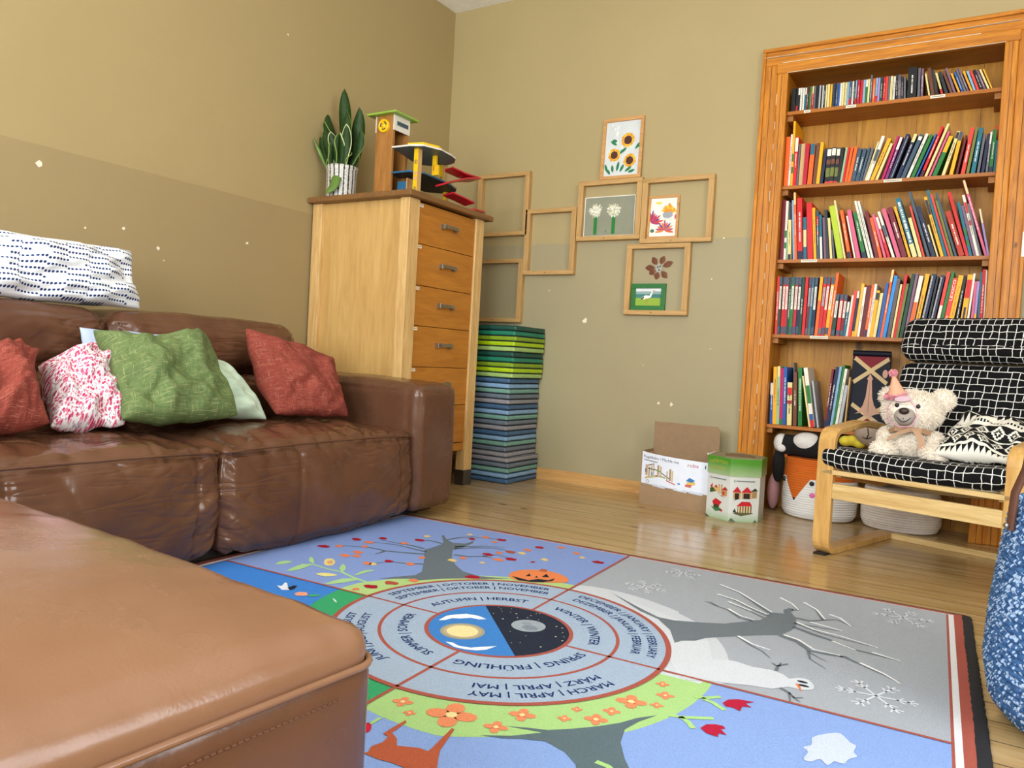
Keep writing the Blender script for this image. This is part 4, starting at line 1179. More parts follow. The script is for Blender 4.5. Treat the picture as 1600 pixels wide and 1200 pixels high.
for x0, x1 in ((CX0, CX0+.066), (CX1-.058, CX1)):
    for y0, y1 in ((CY0, CY0+.083), (CY1-.075, CY1)):
        mb = MB(); mb.box((x0, y0, .085), (x1, y1, CZ), M_BIRP); p_ = mb.build('post', ch, bevel=.003)
        mb = MB(); mb.box((x0-.0005, y0-.0005, 0), (x1+.0005, y1+.0005, .085), M_FOOT); mb.build('foot', p_)
mb = MB(); mb.box((0.002, CY0-.034, CZ), (.703, -.478, CZ+.030), M_TOPW); mb.build('top', ch, bevel=.006, seg=3)
dz = [1.478, 1.273, 1.066, .863, .655, .453, .246]
M_LB2 = plain('#ece3cf', .6)
for i in range(6):
    z1, z0 = dz[i]-.0015, dz[i+1]+.0015; y0, y1 = CY0+.085, CY1-.077
    mb = MB(); mb.box((CX1-.030, y0, z0), (CX1-.010, y1, z1), M_DRW); d = mb.build('drawer', ch, bevel=.0015)
    zc, yc = (z0+z1)/2+.012, (y0+y1)/2+.005
    mb = MB()
    mb.box((CX1-.010, yc-.062, zc-.013), (CX1+.014, yc-.048, zc+.013), M_METAL); mb.box((CX1-.010, yc+.048, zc-.013), (CX1+.014, yc+.062, zc+.013), M_METAL)
    mb.ribbon([(CX1+.013, yc-.064, zc), (CX1+.020, yc-.045, zc+.001), (CX1+.024, yc, zc+.001), (CX1+.020, yc+.045, zc+.001), (CX1+.013, yc+.064, zc)], .017, .004, M_METAL, (0, 0, 1))
    mb.build('handle', d, bevel=.001)
    mb = MB(); mb.box((CX1-.0102, y0+.006, z1-.022), (CX1-.0092, y0+.036, z1-.007), M_LB2)
    for k in range(4): mb.box((CX1-.0093, y0+.012+k*.005, z1-.016), (CX1-.0089, y0+.0155+k*.005, z1-.012), M_INK)
    mb.build('label', d)
mb = MB(); mb.box((CX1-.030, CY0+.085, .200), (CX1-.012, CY1-.077, .243), M_DRW); mb.build('rail', ch)
mb = MB(); mb.box((CX0+.03, CY0+.045, .2), (CX1-.035, CY1-.045, .215), M_BIR); mb.build('bottom', ch)
TZ = CZ+.030

# snake plant
def snake_mat():
    g = G('snake_leaf', .5, 0, .25)
    u, v, _ = g.xyz(g.coord('UV'))
    w = g.m('ADD', g.m('MULTIPLY', v, 42.), g.m('MULTIPLY', g.noise(g.coord('UV', (5, 9, 1)), 3, 3), 7.))
    band = g.ramp(g.m('FRACT', w), [(.0, '#14260e'), (.35, '#23401a'), (.6, '#3c5a24'), (.9, '#14260e')])
    e = g.m('ABSOLUTE', g.m('SUBTRACT', u, .5))
    g.col(g.mix(g.m('GREATER_THAN', e, .47), band, '#8fa04c')); return g.mat
M_SNK = snake_mat()
M_SNE = plain('#5d7d33', .4, var=.15); M_SOIL = plain('#2a1d14', .95, bump=.5)
def pot_mat():
    g = G('birch_pot', .35)
    u, v, _ = g.xyz(g.coord('UV'))
    n = g.noise(g.coord('UV', (4, 30, 1)), 2.5, 3)
    st = g.m('FRACT', g.m('ADD', g.m('MULTIPLY', u, 19.), g.m('MULTIPLY', n, .25)))
    line = g.m('LESS_THAN', st, g.m('MULTIPLY', n, .55))
    nick = g.ramp(g.noise(g.coord('UV', (60, 55, 1)), 2.2, 2), [(.60, (0, 0, 0)), (.63, (1, 1, 1))])
    g.col(g.mix(g.m('MAXIMUM', line, nick), '#d6d3ca', '#2c241f')); return g.mat
PX, PY = .135, -1.105
pl_ = thing('potted_snake_plant', 'potted snake plant in a black and white striped pot', 'plant', (PX, PY, TZ))
mb = MB(); mb.lathe([(.074, 0), (.077, .01), (.079, .15), (.083, .158), (.083, .172), (.076, .172), (.074, .15)], pot_mat(), 36); mb.build('pot', pl_)
mb = MB(); mb.lathe([(.0755, .145), (.0755, .15), (0.001, .152)], M_SOIL, 24, cap=False); mb.build('soil', pl_)
def leaf(bx, by, tx, ty, tz, w, tw, bend=.0, mat=None, seed=0, edge=None):
    mb = MB(); n = 16; vs = []; fs = []; uv = []
    w = w*1.3; B = V3((bx, by, .148)); Tt = V3((tx, ty, tz)); side0 = V3((cos(tw), sin(tw), 0))
    for i in range(n+1):
        s = i/n; c = B.lerp(Tt, s)+V3((bend*sin(pi*s)*cos(tw+1.57), bend*sin(pi*s)*sin(tw+1.57), 0))
        ww = w*(.55+1.0*s)*(1-s**3.2)**.75 if s < 1 else .0
        a = tw+.7*s*sin(seed)+.25*sin(s*7+seed); sd = V3((cos(a), sin(a), .1*sin(seed))); nn = V3((-sin(a), cos(a), 0))
        for j in range(5):
            q = j/2-1; vs.append(c+sd*q*ww/2+nn*(.25*ww*(q*q)-.1*ww)+nn*.0*0)
    for i in range(n):
        for j in range(4):
            fs.append((i*5+j, i*5+j+1, (i+1)*5+j+1, (i+1)*5+j)); uv.append([(j/4, i/n), ((j+1)/4, i/n), ((j+1)/4, (i+1)/n), (j/4, (i+1)/n)])
    mb.add(vs, fs, mat or M_SNK, uv, True)
    if edge: mb.tube([V3(vs[i*5]) for i in range(n+1)], .0016, edge, 5); mb.tube([V3(vs[i*5+4]) for i in range(n+1)], .0016, edge, 5)
    o = mb.build('leaf', pl_); so = o.modifiers.new('Solidify', 'SOLIDIFY'); so.thickness = .0035; so.offset = 0
M_CRE = plain('#c9cf9a', .5)
zz = lambda py: at(526, py, 1, PY).z-TZ
xx = lambda px: at(px, 230, 1, PY).x-PX
for px, py, bx, by, w, tw, bd, sd in ((534, 141, .005, .0, .055, .2, .01, 1), (503, 163, -.04, .01, .05, .6, -.01, 2), (556, 172, .035, .01, .06, .1, .02, 3), (512, 190, -.03, -.025, .05, -.3, .02, 4), (545, 180, .02, -.02, .05, .9, -.01, 5),
     (525, 172, -.005, .03, .05, -.5, .0, 6), (499, 185, -.05, .0, .042, .2, .015, 7), (519, 205, -.015, -.04, .045, .0, -.01, 8), (565, 210, .05, -.01, .045, -.4, .02, 9), (538, 200, .025, .035, .05, .4, .01, 10), (508, 215, -.04, -.03, .04, 1.2, .0, 11)):
    leaf(bx, by, xx(px), by*1.3, zz(py), w, tw, bd, None, sd)
for px, py, bx, w, sd in ((533, 214, .02, .045, 1.3), (557, 206, .045, .04, 2.7), (548, 218, .03, .035, 4.2)): leaf(bx, -.045, xx(px), -.08, zz(py), w, .1, .01, None, sd, M_CRE)
leaf(.018, -.062, .030, -.128, .005, .06, .0, .015, M_SNE, .3)
for k in range(9): a = k*.7; leaf(.045*cos(a), .045*sin(a), .06*cos(a+.3)+.01, .05*sin(a+.3), .30+.06*sin(k*2.1), .062, a*.5, .012, None, k*1.7)
leaf(-.05, -.05, -.115, -.10, zz(221), .016, .9, .01, M_SNE, 1)

# toy garage
M_TW = wood('toy_beech', '#8d5a28', '#ad7a40', 2, 8, .45, 0, 10); M_TG = plain('#8db044', .4); M_TY = plain('#e8b80e', .35); M_TB = plain('#1f5f86', .4); M_TGR = plain('#5f7378', .45); M_TR = plain('#c0152a', .3); M_TWH = plain('#ddd9cd', .4); M_TDK = plain('#233b47', .5)
M_NAT = wood('toy_natural', '#b98b55', '#d3ab72', 2, 9, .5, 0, 10)
ga = thing('toy_garage', 'wooden toy parking garage with lift tower, two decks and red ramps', 'toy garage', (0, 0, TZ))
ty0 = -1.120; tx1 = at(615, 190, 1, ty0).x; tx0 = at(589, 190, 1, ty0).x; ty1 = at(639, 200, 0, tx1).y; th = at(615, 179, 1, ty0).z-TZ
mb = MB(); mb.box((tx0, ty0, 0), (tx1, ty0+.014, th), M_TW); mb.box((tx0, ty1-.014, 0), (tx1, ty1, th), M_TW); mb.box((tx0, ty0+.014, 0), (tx0+.01, ty1-.014, th), M_TW); tow = mb.build('lift_tower', ga)
mb = MB(); mb.box((tx0-.040, ty0-.035, th), (tx1+.040, ty1+.035, th+.011), M_TG); mb.build('roof', ga, bevel=.003)
mb = MB(); mb.box((tx1, ty0-.001, th-.075), (tx1+.006, ty1+.001, th), M_TWH); mb.box((tx1+.006, ty0+.02, th-.048), (tx1+.0075, ty1-.014, th-.026), M_TGR)
for k in range(7): mb.box((tx1+.0075, ty0+.026+k*.012, th-.044), (tx1+.0082, ty0+.034+k*.012, th-.030), M_TDK)
mb.build('sign_board', ga); mb = MB(); mb.box((tx0-.006, ty0-.001, th-.08), (tx0, ty1+.001, th), M_TWH); mb.build('sign_board', ga)
mb = MB(); Mw = Matrix.Translation(((tx0+tx1)/2-.002, ty0, th-.052)) @ Matrix.Rotation(rad(90), 4, 'X')
mb.lathe([(.034, 0), (.034, .011), (.031, .014), (.024, .014), (.022, .010), (.010, .010), (.009, .014), (0.0005, .015)], M_TY, 30, M=Mw)
for k in range(3):
    P = [(.0185*cos(a), .0185*sin(a), .0115) for a in [rad(120*k+10+8*i) for i in range(9)]]; mb.tube(P, .0028, M_TDK, 6, M=Mw)
mb.build('crank_wheel', ga)
def deck(z, px, mat, lip, name):
    P = [at(x, y, 2, z) for x, y in px]; pts = [(p.x, p.y) for p in P]
    mb = MB(); mb.prism(pts, z-TZ, z-TZ+.008, lip, smooth=False); 
    mb.prism([(p[0]*.996+.002, p[1]*.996-.004) for p in pts], z-TZ-.0006, z-TZ+.0, mat)
    mb.build(name, ga, bevel=.001)
D1 = [(612, 231), (640, 228), (662, 228), (690, 235), (706, 244), (712, 249), (710, 255), (700, 258), (682, 260), (660, 258), (644, 252), (628, 241)]
D2 = [(611, 271), (640, 268), (662, 271), (690, 283), (706, 291), (713, 297), (711, 301), (700, 303), (684, 302), (664, 300), (640, 291), (624, 280)]
ZD1, ZD2 = 1.735, 1.625
def lift(px, z, z0=None): return px
deck(ZD1, D1, M_TGR, M_TWH, 'upper_deck'); deck(ZD2, D2, M_TDK, M_TB, 'lower_deck')
e = [at(x, y, 2, ZD1+.008) for x, y in ((637, 227), (662, 226), (686, 232), (692, 237), (680, 236), (655, 231), (640, 231))]
mb = MB(); mb.prism([(p.x, p.y) for p in e], ZD1+.008-TZ, ZD1+.020-TZ, M_TY); mb.build('rim', ga)
def pillar(px, py, z1, z0, w=.026, d=.03, ylo=True, two=True):
    p = at(px, py, 2, z1); mb = MB(); x, y = p.x, p.y
    mb.box((x-w/2, y, z0-TZ), (x+w/2, y+d, z1-TZ), M_NAT); mb.box((x-w/2, y-.0008, z0-TZ), (x+w/2, y, z1-TZ), M_TY)
    for k, q in enumerate((.06, .78)) if z1-z0 > .18 else ((0, .3),):
        zc = z0-TZ+(z1-z0)*(q if z1-z0 < .18 else (.10, .70)[k])
        mb.tube([(x+.009*cos(a), y-.0012, zc+.009*sin(a)) for a in [2*pi*i/14 for i in range(14)]], .0013, M_TDK, 5, closed=True); mb.box((x-.0015, y-.002, zc-.005), (x+.0015, y-.0008, zc+.005), M_TDK)
    if z1-z0 > .18:
        for q in (.3, .42): mb.box((x-w/2, y-.0014, z0-TZ+(z1-z0)*q), (x+w/2, y-.0006, z0-TZ+(z1-z0)*(q+.06)), M_NAT)
    mb.build('pillar', ga)
pillar(651, 232, ZD1-.001, TZ); pillar(690, 258, ZD1-.001, ZD2+.009, .02, .02); pillar(695, 300, ZD2-.001, TZ, .022, .02); 
p = at(679, 243, 2, ZD1-.001); mb = MB(); mb.box((p.x-.012, p.y, ZD2+.009-TZ), (p.x+.012, p.y+.012, ZD1-.001-TZ), M_TY); mb.box((p.x+.012, p.y, ZD2+.009-TZ), (p.x+.026, p.y+.012, ZD2+.06-TZ), M_TY); mb.box((p.x-.002, p.y-.001, ZD2+.03-TZ), (p.x+.002, p.y, ZD1-.05-TZ), M_TR); mb.build('fuel_pump_panel', ga)
def ramp(pts, w):
    P = [at(x, y, 0, X_) - V3((0, 0, TZ)) for x, y, X_ in pts]; P[-1].z = max(P[-1].z, .004)
    Q = []
    for i in range(len(P)-1):
        for s in range(4): Q.append(P[i].lerp(P[i+1], s/4))
    Q.append(P[-1]); mb = MB(); mb.ribbon(Q, w*1.25, .009, M_TR, (1, .15, .22)); mb.build('ramp', ga, bevel=.001)
ramp([(700, 264, .60), (722, 274, .60), (742, 280, .60)], .050); ramp([(743, 281, .60), (722, 281, .62), (702, 285, .64), (690, 288, .66)], .060)
ramp([(700, 303, .62), (718, 311, .62), (734, 319, .62)], .050)
P = at(756, 322.5, 0, .62); mb = MB(); mb.ribbon([(P.x-.02, P.y, .030), (P.x-.01, P.y-.05, .026), (P.x+.01, P.y-.11, .018), (P.x+.02, P.y-.17, .012)], .06, .010, M_TR, (1, .15, .12)); mb.build('ramp', ga, bevel=.001)
P = at(706, 296, 2, ZD2+.009); mb = MB(); mb.lathe([(.028, 0), (.030, .012), (.024, .013)], M_TY, 20, c=(P.x-.01, P.y+.01)); mb.build('rim', ga).location.z = ZD2+.009-TZ
mb = MB(); q = (tx1+.012, ty0+.04); mb.box((q[0], q[1], 0), (q[0]+.06, q[1]+.004, .075), M_TB); mb.box((q[0]+.06, q[1]-.004, 0), (q[0]+.066, q[1]+.05, .09), M_NAT); mb.build('garage_door', ga)

# stack of thirty square floor pads
SC = dict(g1='#0f4a3c', g2='#13795a', g3='#7d9c1a', g4='#a5c400', g5='#9cbb6a', b1='#3e5f80', b2='#7c9fc0', b3='#6f9a8c', b4='#66707c', b5='#8d8a90')
NM = dict(g1='dark green', g2='emerald green', g3='olive green', g4='bright lime green', g5='pale green', b1='slate blue', b2='light blue', b3='sage green', b4='grey', b5='mauve grey')
def vinyl(c, i):
    g = G('pad_vinyl', .45, 0, .4)
    n = g.noise(g.coord('Object', (1.2, 1, 1), (0, .7, 0)), 28, 3, .6, .8)
    l = lin(c)[:3]; g.col(g.ramp(n, [(.35, tuple(x*.92 for x in l)+(1,)), (.7, tuple(min(1, x*1.1+.01) for x in l)+(1,))])); g.bump(n, .3, .004); return g.mat
SM = {k: vinyl(v, 0) for k, v in SC.items()}; M_PIPE = plain('#1c2b33', .6)
seq = ['b1', 'b2', 'b3', 'b4', 'b5'] + ['b5', 'b4', 'b3', 'b2', 'b1']*3 + ['g5', 'g4', 'g3', 'g2', 'g1']*2
PH = .915/30
protos = {}
rnd = random.Random(12)
def pad_proto(k):
    root = thing('floor_pad', '', 'floor pad')
    mb = MB(); s = .175
    def dd(p, n): return .0015*noise.noise(V3((p.x*22, p.y*22, p.z*40)))*(1 if abs(n.z) < .5 else .6)
    soft_box(mb, (-s, -s, .0012), (s, s, PH-.0012), SM[k], .006, (26, 26, 5), (.003, .003, .0008), dd); mb.build('cover', root)
    mb = MB()
    for z in (.0028, PH-.0028): mb.tube([(-s, -s, z), (s, -s, z), (s, s, z), (-s, s, z)], .0013, M_PIPE, 5, closed=True)
    mb.build('piping', root); return root
tot = {}
for i, k in enumerate(seq):
    if k not in protos: r = protos[k] = pad_proto(k)
    else:
        r = protos[k].copy(); COL.objects.link(r)
        for c_ in protos[k].children:
            cc = c_.copy(); COL.objects.link(cc); cc.parent = r
    ox, oy = (.0, .0) if i < 5 else (-.022, .004) if i < 20 else (-.004, .006) if i < 25 else (.0, .004)
    r.location = (.640+ox+rnd.uniform(-.003, .003), -.190+oy+rnd.uniform(-.003, .003), i*PH); r.rotation_euler = (0, 0, rad(rnd.uniform(-1.0, 1.0)))
    below = NM[seq[i-1]] if i else None
    pos = 'bottommost pad of the stack, on the floor' if i == 0 else 'topmost pad of the tall stack' if i == 29 else '%s pad from the top, lying on a %s one' % (nth(30-i), below)
    r['label'] = '%s square floor pad, %s' % (NM[k], pos) if i in (0, 29) else '%s %s' % (NM[k], pos)
    r['category'] = 'floor pad'; r['group'] = 'square floor pads stacked beside the chest of drawers'

# ------------------------------------------------------------------ the seasons rug
RC = V3((2.065, -2.412, 0)); RA = rad(2.5)
def rugm(c):
    k = ('rug', c)
    if k not in _mc:
        g = G('rug_pile', .95, 0, .1); l = lin(c)[:3]
        a = tuple(x*.86 for x in l)+(1,); b = tuple(min(1, x*1.10+.004) for x in l)+(1,)
        g.col(g.ramp(g.noise(g.coord(), 260, 3, .8), [(.3, a), (.7, b)])); g.bump(g.noise(g.coord(), 420, 2), .55, .003); _mc[k] = g.mat
    return _mc[k]
rug = MB(); RT = .0105
def loc2(p): d = p-RC; return (d.x*cos(RA)+d.y*sin(RA), -d.x*sin(RA)+d.y*cos(RA))
def q(x, y): return loc2(at(x, y, 2, RT))
def smooth(pts, k=3):
    n = len(pts); o = []
    for i in range(n):
        p0, p1, p2, p3 = pts[i-1], pts[i], pts[(i+1) % n], pts[(i+2) % n]
        for s in range(k):
            t = s/k; o.append(tuple(.5*((2*p1[j])+(-p0[j]+p2[j])*t+(2*p0[j]-5*p1[j]+4*p2[j]-p3[j])*t*t+(-p0[j]+3*p1[j]-3*p2[j]+p3[j])*t**3) for j in (0, 1)))
    return o
def draw(pts, c, lay, sm=0): rug.flat(smooth(pts, sm) if sm else pts, rugm(c), z=RT+lay*.00025)
def zp(x0, y0, k): return lambda L: [q(x0+L[i]/k, y0+L[i+1]/k) for i in range(0, len(L), 2)]
def stroke(pts, w, c, lay, taper=0):
    n = len(pts); lt = []; rt = []
    for i in range(n):
        a = pts[max(i-1, 0)]; b = pts[min(i+1, n-1)]; dx, dy = b[0]-a[0], b[1]-a[1]; l = hypot(dx, dy) or 1; ww = w*(1-taper*i/(n-1))/2
        lt.append((pts[i][0]-dy/l*ww, pts[i][1]+dx/l*ww)); rt.append((pts[i][0]+dy/l*ww, pts[i][1]-dx/l*ww))
    vs = [(p[0], p[1], RT+lay*.00025) for p in lt+rt]; fs = [(i, n+i, n+i+1, i+1) for i in range(n-1)]
    rug.add(vs, fs, rugm(c))
def ring(r0, r1, c, lay, a0=0, a1=360, n=96):
    P0 = []; P1 = []
    for i in range(n+1):
        a = rad(a0+(a1-a0)*i/n); P0.append((r0(a) if callable(r0) else r0, a)); P1.append((r1(a) if callable(r1) else r1, a))
    vs = [(r*cos(a), r*sin(a), RT+lay*.00025) for r, a in P0+P1]
    rug.add(vs, [(i, n+1+i, n+2+i, i+1) for i in range(n)], rugm(c))
HX, HT, HB = 1.032, .972, -1.02
rug.box((-HX-.045, HB-.04, 0), (HX+.045, HT+.022, RT), rugm('#a4564a'))
def rect(x0, y0, x1, y1, c, lay): draw([(x0, y0), (x1, y0), (x1, y1), (x0, y1)], c, lay)
rect(-HX-.028, HB-.024, HX+.028, HT+.010, '#a4564a', .3); rect(-HX-.020, HB-.016, HX+.020, HT+.006, '#dcdce0', .6); rect(-HX-.006, HB-.006, HX+.006, HT+.002, '#a4564a', 1)
rect(-HX, 0, 0, HT, '#8299d0', 2); rect(0, 0, HX, HT, '#a3a9b2', 2); rect(0, HB, HX, 0, '#86a2da', 2); rect(-HX, HB, 0, 0, '#3f7fd0', 2)
HL = [(-180, .545), (-161, .533), (-120, .55), (-90, .55), (-71, .590), (-60, .572), (-35, .585), (-12, .567), (0, .56), (44, .520), (60, .503), (90, .497), (115, .49), (144, .49), (172, .55), (180, .55)]
def hill(a):
    d = (math.degrees(a)+180) % 360-180
    for (a0, r0), (a1, r1) in zip(HL, HL[1:]):
        if a0 <= d <= a1: return r0+(r1-r0)*(d-a0)/(a1-a0)
    return .545
ring(.40, hill, '#aecb84', 3, 90, 180); ring(.40, lambda a: hill(a)+(.06 if a > .9 else .10 if a < .25 else .05)*sin(a*2)**.5 if 0 < a < pi/2 else hill(a), '#c6cbd3', 3, 0, 90); ring(.40, hill, '#a6cc84', 3, -90, 0); ring(.40, hill, '#3aa06a', 3, 180, 270)
A = zp(320, 800, 3.2)
# autumn tree
TG = '#66717a'
draw(A([870, 335, 960, 325, 1050, 318, 1085, 300, 1095, 255, 1098, 215, 1100, 190, 1140, 178, 1195, 160, 1185, 120, 1196, 116, 1210, 140, 1240, 155, 1300, 160, 1330, 150, 1345, 142, 1340, 158, 1290, 178, 1240, 192, 1235, 225, 1250, 262, 1290, 298, 1370, 322, 1450, 330, 1530, 334, 1400, 337, 1300, 333, 1200, 335, 1100, 341, 1000, 348, 1060, 335]), TG, 5)
for L in ([1100, 185, 1040, 170, 950, 155, 880, 140], [1105, 200, 1040, 185, 960, 165, 820, 150], [1100, 212, 1000, 205, 900, 195, 830, 180, 740, 172, 660, 168], [900, 196, 880, 205, 850, 212], [1095, 262, 1000, 258, 920, 250, 830, 262], [1190, 160, 1130, 145, 1080, 140], [1210, 140, 1280, 128, 1340, 126, 1400, 130, 1480, 140], [1250, 185, 1350, 180, 1450, 182, 1540, 200], [1250, 175, 1380, 172, 1500, 178], [1245, 215, 1320, 225, 1400, 222, 1460, 215, 1540, 235], [1390, 222, 1440, 232]):
    stroke(A(L), .016, TG, 5, .75)
def leafb(x, y, s, c): x, y = q(320+x/3.2, 800+y/3.2); draw(disc(x, y, s*.022, s*.016, 10, s*3, .22, x*50), c, 6)
for x, y, s, c in ((595, 173, 1.1, 0), (758, 138, 1, 0), (890, 133, .9, 0), (820, 153, 1, 1), (672, 172, .9, 1), (765, 203, 1, 1), (800, 174, .8, 1), (700, 219, 1, 1), (760, 222, .9, 1), (920, 248, .9, 0), (812, 258, .9, 1), (840, 262, .8, 2), (1028, 262, .9, 1), (998, 158, .9, 1), (1073, 142, 1, 0), (1112, 123, .8, 2), (1085, 230, .8, 1), (1237, 243, .9, 2), (1335, 136, .8, 0), (1405, 128, .9, 1), (1485, 141, 1, 0), (1450, 152, .7, 1), (1415, 214, 1, 0), (1470, 205, .8, 1), (1530, 202, 1, 3), (1585, 208, .9, 2), (1468, 240, 1, 1), (1532, 238, 1.1, 0), (1388, 256, .6, 2), (1290, 232, .8, 1), (1325, 115, .7, 2), (1340, 327, 1.2, 0), (832, 375, 1.1, 0), (932, 357, 1.1, 3), (1045, 345, .9, 1), (755, 388, .7, 1), (1613, 192, .9, 1), (1674, 179, 1, 0), (1782, 179, .9, 1), (1859, 208, .8, 1), (1888, 230, .7, 2), (1699, 240, .8, 2), (1968, 253, 1.1, 0), (1640, 252, .5, 0)):
    leafb(x, y, s, ('#a01a30', '#dc7d55', '#ddc27c', '#a9503f')[c])
# goldenrod stalk, pumpkin
SG = '#a7cf8f'
stroke(A([825, 358, 745, 330, 680, 300, 610, 285, 545, 265, 480, 262]), .012, SG, 5, .4)
for L in ([440, 250, 390, 246, 352, 262, 390, 262], [540, 262, 470, 268, 410, 296, 470, 290], [545, 260, 520, 245, 530, 226, 545, 240], [690, 300, 672, 285, 690, 262, 705, 280], [745, 322, 790, 296, 850, 292, 800, 306], [770, 338, 690, 335, 598, 362, 690, 356]): draw(A(L), SG, 6, 3)
draw(A([595, 255, 605, 238, 635, 235, 652, 250, 640, 268, 608, 270]), '#e0cf8c', 7, 3); draw(A([612, 250, 635, 245, 640, 258, 618, 262]), '#d9a36a', 8, 3)
draw(A([555, 312, 600, 306, 665, 318, 600, 324]), '#dfd98e', 7, 3)
B = zp(560, 880, 3.2)
draw(B([752, 60, 790, 40, 860, 35, 940, 40, 1010, 58, 1048, 80, 1040, 98, 980, 100, 900, 98, 820, 92, 770, 80]), '#e08350', 7, 3)
draw(B([900, 42, 915, 30, 945, 35, 940, 48]), '#b0603f', 8)
draw(B([765, 66, 800, 75, 850, 88, 900, 82, 950, 88, 985, 78, 970, 92, 920, 98, 860, 96, 800, 88]), '#1c2430', 8); draw(B([835, 68, 855, 54, 862, 68]), '#1c2430', 8); draw(B([915, 72, 940, 56, 955, 74]), '#1c2430', 8); draw(B([880, 74, 892, 66, 898, 76]), '#1c2430', 8)
# bee and flower
draw(A([360, 370, 385, 372, 400, 355, 412, 358, 415, 378, 430, 380, 420, 392, 385, 392]), '#dfe4ee', 7); draw(A([412, 382, 445, 370, 462, 372, 445, 388, 425, 392]), '#20242c', 8)
x, y = A([482, 412])[0]; draw(disc(x, y, .022, .018, 12, 0, .2), '#e59a80', 7); x, y = A([545, 420])[0]; draw(disc(x, y, .02, .01, 10, .8, .1), '#49a56a', 7)
x, y = A([650, 445])[0]; draw(disc(x, y, .02, .003, 8, -.6), '#c9e2d2', 7)
# winter: tree, snow on the boughs, snowman, flakes
Cc = zp(1000, 860, 3.2); WG = '#6f777e'; SN = '#ccd1d9'
draw(Cc([-40, 258, 60, 295, 185, 345, 260, 400, 270, 470, 240, 530, 330, 560, 342, 640, 300, 668, 100, 618]), SN, 3.5)
draw(Cc([-140, 215, 0, 290, 90, 335, 170, 352, 300, 362, 420, 368, 520, 358, 600, 350, 640, 330, 650, 312, 720, 318, 716, 300, 745, 290, 770, 295, 755, 312, 780, 340, 785, 372, 760, 400, 700, 425, 620, 425, 500, 430, 400, 435, 330, 440, 270, 455, 270, 470, 292, 505, 280, 540, 262, 500, 235, 475, 205, 452, 195, 485, 183, 490, 170, 455, 150, 400, 90, 345, 0, 305]), WG, 5)
for L, w in (([650, 315, 580, 270, 500, 215, 400, 175], .016), ([640, 330, 560, 295, 480, 255, 385, 222], .013), ([620, 340, 560, 310, 440, 262], .010), ([560, 355, 500, 340, 440, 300, 380, 278, 325, 255], .014), ([385, 280, 350, 258, 340, 262], .006), ([575, 352, 500, 330, 440, 296], .010), ([760, 300, 790, 300, 760, 265, 700, 240], .013), ([780, 340, 850, 355, 920, 350, 985, 348], .016), ([915, 350, 880, 300, 820, 265], .012), ([985, 348, 1050, 380], .007), ([770, 365, 860, 380, 940, 395, 1000, 405], .010), ([770, 385, 860, 420, 950, 450, 1080, 500, 1200, 530, 1300, 555], .018), ([790, 372, 900, 415, 1050, 455, 1190, 490], .010), ([700, 425, 790, 460, 850, 505, 930, 520, 1020, 535, 1120, 580, 1220, 625, 1300, 665], .020), ([840, 505, 850, 545, 930, 595], .009), ([850, 515, 935, 560], .007), ([490, 432, 560, 480, 610, 505, 650, 540], .012), ([1000, 535, 1020, 530, 1050, 540], .006)):
    stroke(Cc(L), w, WG, 5, .75)
for L in ([400, 172, 500, 212, 590, 268, 660, 312], [385, 220, 480, 250, 560, 290, 635, 322], [440, 293, 500, 328, 575, 352], [440, 258, 560, 306], [700, 238, 760, 268, 792, 300], [820, 262, 885, 300, 925, 348], [945, 322, 1000, 340, 1055, 382], [780, 360, 870, 398, 1000, 430, 1190, 490], [850, 360, 940, 385, 1010, 405], [720, 425, 790, 448, 870, 498, 1000, 528], [1100, 565, 1220, 620, 1300, 668], [490, 430, 560, 470, 650, 500], [960, 455, 1080, 502], [1160, 512, 1300, 556]):
    stroke(Cc(L), .009, '#f0f2f5', 6.5, .5)
draw(Cc([150, 470, 290, 455, 325, 442, 350, 480, 362, 548, 410, 550, 480, 558, 560, 585, 650, 600, 720, 625, 745, 645, 790, 640, 840, 650, 870, 680, 860, 700, 800, 700, 740, 685, 660, 695, 560, 680, 460, 670, 345, 655, 300, 655, 180, 625]), SN, 7, 2)
draw(Cc([775, 668, 800, 675, 808, 712, 790, 690]), '#df7a4a', 8); x, y = Cc([812, 662])[0]; draw(disc(x, y, .012, .006), '#20242c', 9); x, y = Cc([818, 681])[0]; draw(disc(x, y, .012, .006), '#20242c', 9)
for L, w in (([680, 605, 690, 580, 740, 570], .008), ([690, 585, 660, 565], .006), ([695, 583, 705, 565], .006), ([700, 690, 745, 715, 770, 740, 815, 740], .008), ([745, 715, 750, 760], .006), ([765, 735, 800, 762], .006)): stroke(Cc(L), w, WG, 8, .4)
def flake(x, y, r, a0=0):
    cx, cy = Cc([x, y])[0]
    for k in range(6):
        a = a0+k*pi/3; e = (cx+r*cos(a), cy+r*sin(a)); stroke([(cx, cy), e], .006, '#d5dae1', 6)
        for s in (.5, .75):
            p = (cx+r*s*cos(a), cy+r*s*sin(a))
            for sg in (-1, 1): stroke([p, (p[0]+r*.25*cos(a+sg*.8), p[1]+r*.25*sin(a+sg*.8))], .005, '#d5dae1', 6)
flake(25, 185, .068); flake(215, 118, .062, .3); flake(1315, 338, .085, .2); flake(1180, 730, .085, .1)
